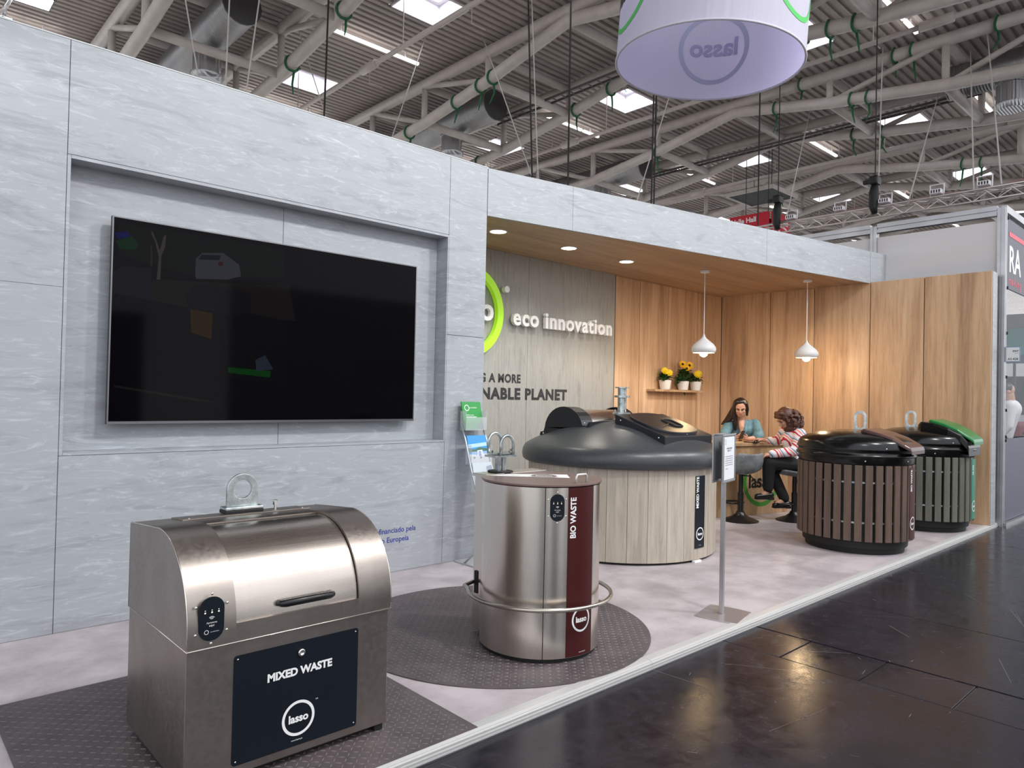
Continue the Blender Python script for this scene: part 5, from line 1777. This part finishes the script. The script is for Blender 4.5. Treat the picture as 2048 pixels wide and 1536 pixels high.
def hand(mb, wrist, d, palm_n, side, k=1.0, curl=0.6):
    """palm, four unequal fingers and a thumb; d = pointing direction, palm_n = palm side, side = towards the thumb"""
    d, pn, sd = Vector(d).normalized(), Vector(palm_n).normalized(), Vector(side).normalized()
    w = Vector(wrist)
    limb(mb, [w, w + d * 0.03 * k, w + d * 0.07 * k], [0.024 * k, 0.027 * k, 0.026 * k])
    for i, (off, L) in enumerate(((0.030, 0.066), (0.010, 0.074), (-0.010, 0.069), (-0.029, 0.055))):
        b = w + d * 0.072 * k + sd * off * k
        a1 = (d + pn * 0.25 * curl).normalized()
        a2 = (d * (1 - 0.5 * curl) + pn * curl).normalized()
        a3 = (d * (1 - 1.1 * curl) + pn * curl * 1.3).normalized()
        p1 = b + a1 * L * 0.45 * k
        p2 = p1 + a2 * L * 0.32 * k
        p3 = p2 + a3 * L * 0.24 * k
        limb(mb, [b - d * 0.02 * k, b, p1, p2, p3], [0.010 * k, 0.0095 * k, 0.009 * k, 0.008 * k, 0.007 * k], 8)
    t0 = w + d * 0.022 * k + sd * 0.022 * k
    t1 = t0 + (d * 0.6 + sd * 0.8 + pn * 0.3).normalized() * 0.036 * k
    t2 = t1 + (d * 0.9 + sd * 0.2 + pn * 0.5).normalized() * 0.030 * k
    limb(mb, [t0, t1, t2], [0.013 * k, 0.011 * k, 0.0085 * k], 8)


def head(mb, c, F, Sd, U):
    R = Matrix((Sd, F, U)).transposed()
    L = lambda s_, f, u: Vector(c) + Sd * s_ + F * f + U * u
    sphere(mb, L(0, -0.012, 0.022), (0.074, 0.090, 0.088), R, 18)
    sphere(mb, L(0, 0.022, -0.045), (0.056, 0.062, 0.068), R, 16)
    sphere(mb, L(0, 0.055, -0.082), (0.026, 0.022, 0.022), R, 12)         # chin
    limb(mb, [L(0, 0.078, 0.012), L(0, 0.097, -0.022)], [0.008, 0.0125], 8)   # nose
    sphere(mb, L(0, 0.082, -0.026), (0.017, 0.012, 0.009), R, 10)
    for s_ in (-1, 1):
        sphere(mb, L(s_ * 0.036, 0.056, -0.022), (0.022, 0.022, 0.02), R, 10)  # cheeks
        sphere(mb, L(s_ * 0.074, -0.008, -0.008), (0.010, 0.02, 0.031), R, 10)  # ears
        limb(mb, [L(s_ * 0.014, 0.079, 0.024), L(s_ * 0.05, 0.064, 0.022)], [0.007, 0.007], 8)  # brow ridge
    limb(mb, [L(-0.022, 0.072, -0.054), L(0, 0.080, -0.052), L(0.022, 0.072, -0.054)], [0.006, 0.008, 0.006], 8)
    return L


def face_parts(person, c, F, Sd, U, hairm, lip):
    R = Matrix((Sd, F, U)).transposed()
    L = lambda s_, f, u: Vector(c) + Sd * s_ + F * f + U * u
    for s_ in (-1, 1):
        mb = MB()
        sphere(mb, L(s_ * 0.031, 0.0735, 0.006), (0.014, 0.006, 0.0055), R, 10)
        mb.build('eye', mat('eye_dark', (52, 40, 36), 0.3), person, True, True)
        mb = MB()
        limb(mb, [L(s_ * 0.015, 0.085, 0.024), L(s_ * 0.034, 0.080, 0.030), L(s_ * 0.052, 0.067, 0.024)], [0.0035, 0.004, 0.0025], 6)
        mb.build('eyebrow', hairm, person, True, True)
    mb = MB()
    limb(mb, [L(-0.021, 0.0765, -0.054), L(0, 0.0875, -0.052), L(0.021, 0.0765, -0.054)], [0.003, 0.0055, 0.003], 6)
    mb.build('lips', lip, person, True, True)


M_LIP = mat('lips', (168, 92, 86), 0.45)

# ---- woman leaning on the counter with a phone
M_HAIR1 = speck_mat('dark_brown_hair', (24, 16, 15), (44, 29, 26), 60, 0.38, sc=(1, 1, 0.1))
M_TEAL = speck_mat('teal_linen_shirt', (78, 114, 126), (104, 143, 156), 9, 0.75, bumps=0.3)
p1_ = thing('person', (8.86, 4.98, 0), 'woman in a teal shirt leaning on the counter and looking at a phone', 'person')
f1 = Vector((-0.872, -0.49, 0))
hc = (8.44, 4.732, 1.302)
F, Sd, U = frame(f1, 0.42)
mb = MB()
head(mb, hc, F, Sd, U)
Sx = Sd                                    # person's right = image left
neck = Vector((8.55, 4.79, 1.135))
limb(mb, [Vector(hc) - U * 0.05 - F * 0.015, neck], [0.046, 0.052])
shR_, shL_ = Vector((8.455, 4.90, 1.075)), Vector((8.715, 4.675, 1.095))
# bare chest in the V neck
limb(mb, [neck, Vector((8.585, 4.80, 1.04))], [0.052, 0.075])
limb(mb, [Vector((8.535, 4.775, 1.115)), Vector((8.498, 4.745, 1.055)), Vector((8.478, 4.735, 0.995))], [0.05, 0.036, 0.014])
elR_, elL_ = Vector((8.262, 4.86, 0.922)), Vector((8.56, 4.535, 0.922))
wrR_, wrL_ = Vector((8.235, 4.705, 0.916)), Vector((8.37, 4.585, 0.914))
limb(mb, [shR_, elR_, wrR_], [0.045, 0.038, 0.025])
limb(mb, [shL_, elL_, wrL_], [0.045, 0.038, 0.025])
hand(mb, wrR_, (-0.15, -0.75, 0.2), (0.35, -0.1, 0.5), (-0.6, 0.1, 0.6), 0.95, 0.7)
hand(mb, wrL_, (-0.72, 0.1, 0.12), (0.1, 0.3, 0.6), (-0.3, -0.5, 0.6), 0.95, 0.7)
hip = Vector((8.86, 4.99, 0.86))
for s_ in (-1, 1):
    hpt = hip + Sd * 0.085 * s_
    limb(mb, [hpt, hpt + Vector((0.0, 0.02, -0.42)), hpt + Vector((0.06, 0.05, -0.80))], [0.07, 0.05, 0.035])
    limb(mb, [hpt + Vector((0.06, 0.05, -0.80)), hpt + Vector((-0.04, 0.0, -0.825))], [0.035, 0.03])
skinned(mb, 'body', M_SKIN, p1_, 0.0055, 3)
face_parts(p1_, hc, F, Sd, U, M_HAIR1, M_LIP)
mb = MB()
chest = Vector((8.60, 4.80, 1.0))
limb(mb, [hip + Vector((0, 0, 0.02)), Vector((8.73, 4.89, 0.93)), chest + Vector((0.03, 0.02, 0.01))], [0.125, 0.118, 0.125])
limb(mb, [chest + Sd * 0.08, chest - Sd * 0.08], [0.105, 0.105])
limb(mb, [shR_ + Vector((0.01, 0, -0.005)), shL_ + Vector((0.01, 0, -0.005))], [0.062, 0.062])
limb(mb, [shR_, elR_ + Vector((0.01, 0.0, 0.035))], [0.068, 0.062])
limb(mb, [shL_, elL_ + Vector((0.01, 0.0, 0.035)), elL_ + (wrL_ - elL_) * 0.25 + Vector((0, 0, 0.02))], [0.068, 0.064, 0.055])
for s_ in (-1, 1):                                       # open collar
    limb(mb, [neck + Sd * 0.055 * s_ - f1 * 0.02 + Vector((0, 0, 0.0)), Vector((8.53, 4.745, 1.02)) + Sd * 0.035 * s_, Vector((8.50, 4.73, 0.955))], [0.018, 0.022, 0.03])
skinned(mb, 'shirt', M_TEAL, p1_, 0.008, 4)
mb = MB()
for s_ in (-1, 1):
    hpt = hip + Sd * 0.085 * s_
    limb(mb, [hpt, hpt + Vector((0.0, 0.02, -0.42)), hpt + Vector((0.06, 0.05, -0.78))], [0.10, 0.075, 0.06])
skinned(mb, 'trousers', mat('dark_trousers', (24, 25, 30), 0.7), p1_, 0.012, 3)
mb = MB()
for s_ in (-1, 1):
    hpt = hip + Sd * 0.085 * s_
    limb(mb, [hpt + Vector((0.08, 0.06, -0.815)), hpt + Vector((-0.12, -0.05, -0.825))], [0.042, 0.034])
skinned(mb, 'shoes', M_BLACK, p1_, 0.01, 2)
# long straight hair, parted, falling over her right shoulder
mb = MB()
Lh = lambda s_, f, u: Vector(hc) + Sd * s_ + F * f + U * u
R = Matrix((Sd, F, U)).transposed()
sphere(mb, Lh(0, -0.03, 0.034), (0.088, 0.092, 0.094), R, 18)
sphere(mb, Lh(0.015, 0.0, 0.092), (0.066, 0.055, 0.036), R, 14)
for s_, fo in ((0.078, 0.0), (0.085, -0.03), (0.08, -0.06), (0.07, 0.02)):
    e_ = Vector((8.40, 4.875, 1.06 + 0.02 * random.random())) + Vector((0.03 * random.random(), 0.06 * random.random(), 0))
    limb(mb, [Lh(s_ * 0.8, fo, 0.06), Lh(s_, fo - 0.005, -0.03), Lh(s_ + 0.02, fo - 0.01, -0.11), e_ + Vector((0, 0, 0.04)), e_ - Vector((0, 0, 0.06))], [0.025, 0.028, 0.03, 0.026, 0.012], 8)
limb(mb, [Lh(0.07, 0.02, -0.05), Vector((8.435, 4.80, 1.10)), Vector((8.445, 4.80, 1.02))], [0.022, 0.03, 0.018], 8)
limb(mb, [Lh(0.06, -0.06, 0), Vector((8.46, 4.93, 1.15)), Vector((8.39, 4.965, 1.085))], [0.04, 0.032, 0.014], 8)
for fo in (0.0, -0.03, -0.06):
    limb(mb, [Lh(-0.068, fo, 0.06), Lh(-0.084, fo, -0.02), Lh(-0.082, fo - 0.015, -0.105)], [0.022, 0.022, 0.015], 8)
skinned(mb, 'hair', M_HAIR1, p1_, 0.006, 2)
ph = thing('smartphone', (8.232, 4.61, 0.895), 'dark smartphone held by the woman in teal', 'phone')
e = MB().box((0, 0, 0.062), (0.072, 0.009, 0.145)).build('case', mat('phone_case', (58, 34, 34), 0.4), ph, bevel=0.006)
e.rotation_euler = (0.35, 0, 1.05 - PI / 2 + 0.5)
e2 = MB().box((0, 0.0055, 0.062), (0.064, 0.001, 0.132)).build('screen', M_SCREEN, ph)
e2.rotation_euler = e.rotation_euler

# ---- seated woman in the striped shirt
M_HAIR2 = speck_mat('auburn_curls', (58, 32, 24), (104, 62, 46), 70, 0.5, bumps=0.4)
M_STR = mat('striped_blouse', (236, 226, 230), 0.75)
v = coords(M_STR, 'object', (1, 1, 1))
dm = nd(M_STR, 'ShaderNodeVectorMath', operation='DOT_PRODUCT')
dm.inputs[1].default_value = (0.62, -0.52, 0.58)
lk(M_STR, v, dm.inputs[0])
nz = noise(M_STR, v, 6.0, 2, 0.5)
ma = nd(M_STR, 'ShaderNodeMath', operation='MULTIPLY_ADD')
lk(M_STR, nz, ma.inputs[0])
ma.inputs[1].default_value = 0.07
lk(M_STR, dm.outputs['Value'], ma.inputs[2])
mm = nd(M_STR, 'ShaderNodeMath', operation='MULTIPLY')
lk(M_STR, ma.outputs[0], mm.inputs[0])
mm.inputs[1].default_value = 9.0
fr = nd(M_STR, 'ShaderNodeMath', operation='FRACT')
lk(M_STR, mm.outputs[0], fr.inputs[0])
cr = ramp(M_STR, fr.outputs[0], [(0.0, (238, 228, 230)), (0.16, (198, 40, 66)), (0.30, (240, 230, 232)), (0.44, (236, 140, 130)), (0.58, (238, 232, 236)), (0.68, (110, 118, 138)), (0.78, (196, 206, 226)), (0.9, (238, 228, 230))])
M_STR.node_tree.nodes[-1].color_ramp.interpolation = 'CONSTANT'
for n_ in M_STR.node_tree.nodes:
    if n_.type == 'VALTORGB':
        n_.color_ramp.interpolation = 'CONSTANT'
lk(M_STR, cr, bsdf(M_STR).inputs['Base Color'])
M_TROU = mat('black_trousers', (16, 16, 20), 0.75)
p2_ = thing('person', (8.165, 3.865, 0), 'curly haired woman in a striped shirt sitting cross-legged on a stool', 'person')
f2 = Vector((-0.72, 0.69, 0))
hc2 = (8.065, 3.94, 1.19)
F2, S2, U2 = frame(f2, 0.62)
mb = MB()
head(mb, hc2, F2, S2, U2)
neck2 = Vector((8.135, 3.885, 1.05))
limb(mb, [Vector(hc2) - U2 * 0.05 - F2 * 0.01, neck2, Vector((8.15, 3.88, 1.0))], [0.046, 0.052, 0.07])
V = lambda *a: Vector(a)
shN, elN, wrN = V(8.045, 3.752, 1.025), V(7.965, 3.755, 0.835), V(7.80, 3.965, 0.79)
shF, elF, wrF = V(8.225, 4.02, 1.035), V(8.26, 4.14, 0.915), V(8.235, 4.30, 0.918)
limb(mb, [shN, elN, wrN], [0.045, 0.038, 0.025])
limb(mb, [shF, elF, wrF], [0.045, 0.038, 0.025])
hand(mb, wrN, (-0.55, 0.62, -0.2), (0, 0, -1), (0.5, 0.6, 0.0), 0.95, 0.5)
hand(mb, wrF, (-0.35, 0.55, 0.02), (0, 0, -1), (-0.75, -0.4, 0.1), 0.95, 0.6)
knN, anN, toN = V(7.83, 4.015, 0.69), V(7.852, 4.035, 0.355), V(7.775, 4.09, 0.285)
knF, anF, toF = V(7.99, 4.085, 0.60), V(8.09, 3.945, 0.245), V(7.995, 4.0, 0.195)
hpN, hpF = V(8.12, 3.79, 0.665), V(8.24, 3.90, 0.66)
limb(mb, [hpN, knN, anN, toN], [0.07, 0.052, 0.034, 0.026])
limb(mb, [hpF, knF, anF, toF], [0.07, 0.052, 0.034, 0.026])
limb(mb, [hpN, hpF, V(8.16, 3.87, 0.85)], [0.08, 0.08, 0.09])
skinned(mb, 'body', M_SKIN, p2_, 0.006, 3)
face_parts(p2_, hc2, F2, S2, U2, M_HAIR2, M_LIP)
mb = MB()
limb(mb, [V(8.175, 3.845, 0.70), V(8.17, 3.86, 0.82), V(8.135, 3.885, 0.96)], [0.13, 0.125, 0.12])
limb(mb, [V(8.10, 3.82, 0.95), V(8.18, 3.95, 0.95)], [0.10, 0.10])
limb(mb, [shN, V(8.135, 3.885, 1.045), shF], [0.062, 0.06, 0.06])
limb(mb, [shN, elN, wrN], [0.068, 0.062, 0.046])
limb(mb, [shF, elF, elF + (wrF - elF) * 0.55], [0.066, 0.058, 0.046])
limb(mb, [V(8.10, 3.83, 0.72), V(8.02, 3.90, 0.655)], [0.09, 0.035])
skinned(mb, 'shirt', M_STR, p2_, 0.008, 3)
mb = MB()
limb(mb, [hpN, knN, knN + (anN - knN) * 0.9], [0.10, 0.078, 0.06])
limb(mb, [hpF, knF, knF + (anF - knF) * 0.95], [0.10, 0.075, 0.06])
limb(mb, [hpN + V(0, 0, -0.01), hpF + V(0, 0, -0.01)], [0.105, 0.105])
skinned(mb, 'trousers', M_TROU, p2_, 0.009, 3)
for an, to in ((anN, toN), (anF, toF)):
    d = (to - an)
    d.z = 0
    d.normalize()
    mb = MB()
    b0 = an + V(0, 0, -0.05) - d * 0.035
    limb(mb, [b0, b0 + d * 0.08 + V(0, 0, -0.012), b0 + d * 0.165 + V(0, 0, -0.018)], [0.037, 0.038, 0.034])
    sh_ = skinned(mb, 'shoe', M_BLACK, p2_, 0.006, 2)
    mb = MB()
    for q in (-1, 1):
        c_ = b0 + d * (0.015) + V(-d.y, d.x, 0) * 0.0
    mb.box(b0 + d * 0.0 + V(0, 0, -0.04), (0.06, 0.06, 0.03), Matrix.Rotation(math.atan2(d.y, d.x), 3, 'Z'))
    mb.box(b0 + d * 0.11 + V(0, 0, -0.042), (0.15, 0.066, 0.014), Matrix.Rotation(math.atan2(d.y, d.x), 3, 'Z'))
    mb.build('sole', M_BLACKM, sh_, ab=True)
random.seed(5)
mb = MB()
R2 = Matrix((S2, F2, U2)).transposed()
Lh2 = lambda s_, f, u: Vector(hc2) + S2 * s_ + F2 * f + U2 * u
sphere(mb, Lh2(0, -0.03, 0.04), (0.098, 0.10, 0.10), R2, 16)
sphere(mb, Vector(hc2) + V(0.05, -0.06, -0.03), 0.105)
sphere(mb, Vector(hc2) + V(0.06, -0.05, -0.10), (0.10, 0.10, 0.075))
for k in range(260):
    a, b = random.uniform(0, 2 * PI), random.uniform(-1, 1)
    d = V(math.cos(a) * math.sqrt(1 - b * b), math.sin(a) * math.sqrt(1 - b * b), b)
    base = Vector(hc2) + V(0.045, -0.05, -0.02)
    pnt = base + V(d.x * 0.128, d.y * 0.128, d.z * (0.135 if d.z > 0 else 0.17))
    rel = pnt - Vector(hc2)
    if rel.dot(F2) > 0.045 and rel.dot(U2) < 0.065:
        continue
    sphere(mb, pnt, random.uniform(0.012, 0.021), n=7)
for s_ in (-0.06, -0.03, 0, 0.03, 0.06):
    sphere(mb, Lh2(s_, 0.06, 0.075), 0.024, n=8)
    sphere(mb, Lh2(s_ * 1.2, 0.03, 0.10), 0.028, n=8)
skinned(mb, 'hair', M_HAIR2, p2_, 0.006, 1)
tb = thing('tablet', (8.17, 4.42, 0.8865), 'dark tablet under the hand of the woman in stripes', 'tablet', rz=0.4)
MB().box((0, 0, 0.005), (0.24, 0.17, 0.009)).build('case', M_BLACKM, tb, bevel=0.003)
MB().box((0, 0, 0.0100), (0.22, 0.15, 0.001)).build('screen', M_SCREEN, tb)
gl = thing('eyeglasses', (8.17, 4.53, 0.8865), 'pair of thin amber spectacles lying on the counter', 'glasses', rz=0.3)
m_am = mat('amber_frame', (178, 120, 60), 0.3)
for s_ in (-1, 1):
    MB().path([(s_ * 0.034 + 0.026 * math.cos(2 * PI * i / 16), 0, 0.024 + 0.021 * math.sin(2 * PI * i / 16)) for i in range(16)], 0.002, 6, True).build('rim', m_am, gl, True)
    MB().path([(s_ * 0.06, 0, 0.03), (s_ * 0.062, 0.1, 0.02), (s_ * 0.058, 0.14, 0.003)], 0.002, 6).build('temple', m_am, gl, True)
MB().path([(-0.009, 0, 0.028), (0, 0, 0.032), (0.009, 0, 0.028)], 0.002, 6).build('bridge', m_am, gl, True)

# ---- person in a white shirt bending behind the neighbour's glass
p3_ = thing('person', (11.62, 2.62, -0.04), 'person in a white shirt bending over behind the neighbouring glass', 'person')
mb = MB()
hc3 = (11.52, 2.50, 1.60)
F3, S3, U3 = frame((-0.2, 0.9, 0), 0.6)
head(mb, hc3, F3, S3, U3)
limb(mb, [Vector(hc3) - U3 * 0.06, V(11.58, 2.47, 1.46)], [0.05, 0.055])
for s_ in (-1, 1):
    b0 = V(11.62, 2.60, 0.9) + S3 * 0.09 * s_
    limb(mb, [b0, b0 + V(0, 0, -0.43), b0 + V(0.02, 0, -0.86)], [0.07, 0.05, 0.035])
    limb(mb, [b0 + V(0.02, 0, -0.86), b0 + V(-0.02, 0.12, -0.9)], [0.035, 0.028])
    a0 = V(11.58, 2.47, 1.40) + S3 * 0.17 * s_
    limb(mb, [a0, a0 + V(-0.03, 0.02, -0.27), a0 + V(-0.06, 0.12, -0.42)], [0.045, 0.036, 0.025])
    hand(mb, a0 + V(-0.06, 0.12, -0.42), (-0.2, 0.7, -0.4), (0, 0, -1), S3 * -s_, 0.95, 0.5)
skinned(mb, 'body', M_SKIN, p3_, 0.008, 3)
face_parts(p3_, hc3, F3, S3, U3, M_HAIR1, M_LIP)
mb = MB()
limb(mb, [V(11.62, 2.60, 0.98), V(11.61, 2.55, 1.18), V(11.58, 2.48, 1.36)], [0.15, 0.15, 0.14])
for s_ in (-1, 1):
    a0 = V(11.58, 2.47, 1.40) + S3 * 0.17 * s_
    limb(mb, [V(11.58, 2.48, 1.42), a0, a0 + V(-0.03, 0.02, -0.27), a0 + V(-0.05, 0.09, -0.37)], [0.07, 0.075, 0.06, 0.05])
skinned(mb, 'shirt', mat('white_shirt', (226, 224, 228), 0.7), p3_, 0.01, 4)
mb = MB()
for s_ in (-1, 1):
    b0 = V(11.62, 2.60, 0.92) + S3 * 0.09 * s_
    limb(mb, [b0, b0 + V(0, 0, -0.43), b0 + V(0.02, 0, -0.86)], [0.11, 0.08, 0.065])
skinned(mb, 'trousers', mat('navy_trousers', (34, 38, 52), 0.7), p3_, 0.012, 3)
mb = MB()
for s_ in (-1, 1):
    b0 = V(11.62, 2.60, 0.0) + S3 * 0.09 * s_
    limb(mb, [b0 + V(0.02, -0.02, 0.01), b0 + V(-0.02, 0.17, 0.0)], [0.045, 0.036])
skinned(mb, 'shoes', M_BLACK, p3_, 0.01, 2)
mb = MB()
sphere(mb, Vector(hc3) - F3 * 0.015 + U3 * 0.035, (0.085, 0.085, 0.085))
skinned(mb, 'hair', M_HAIR1, p3_, 0.008, 2)
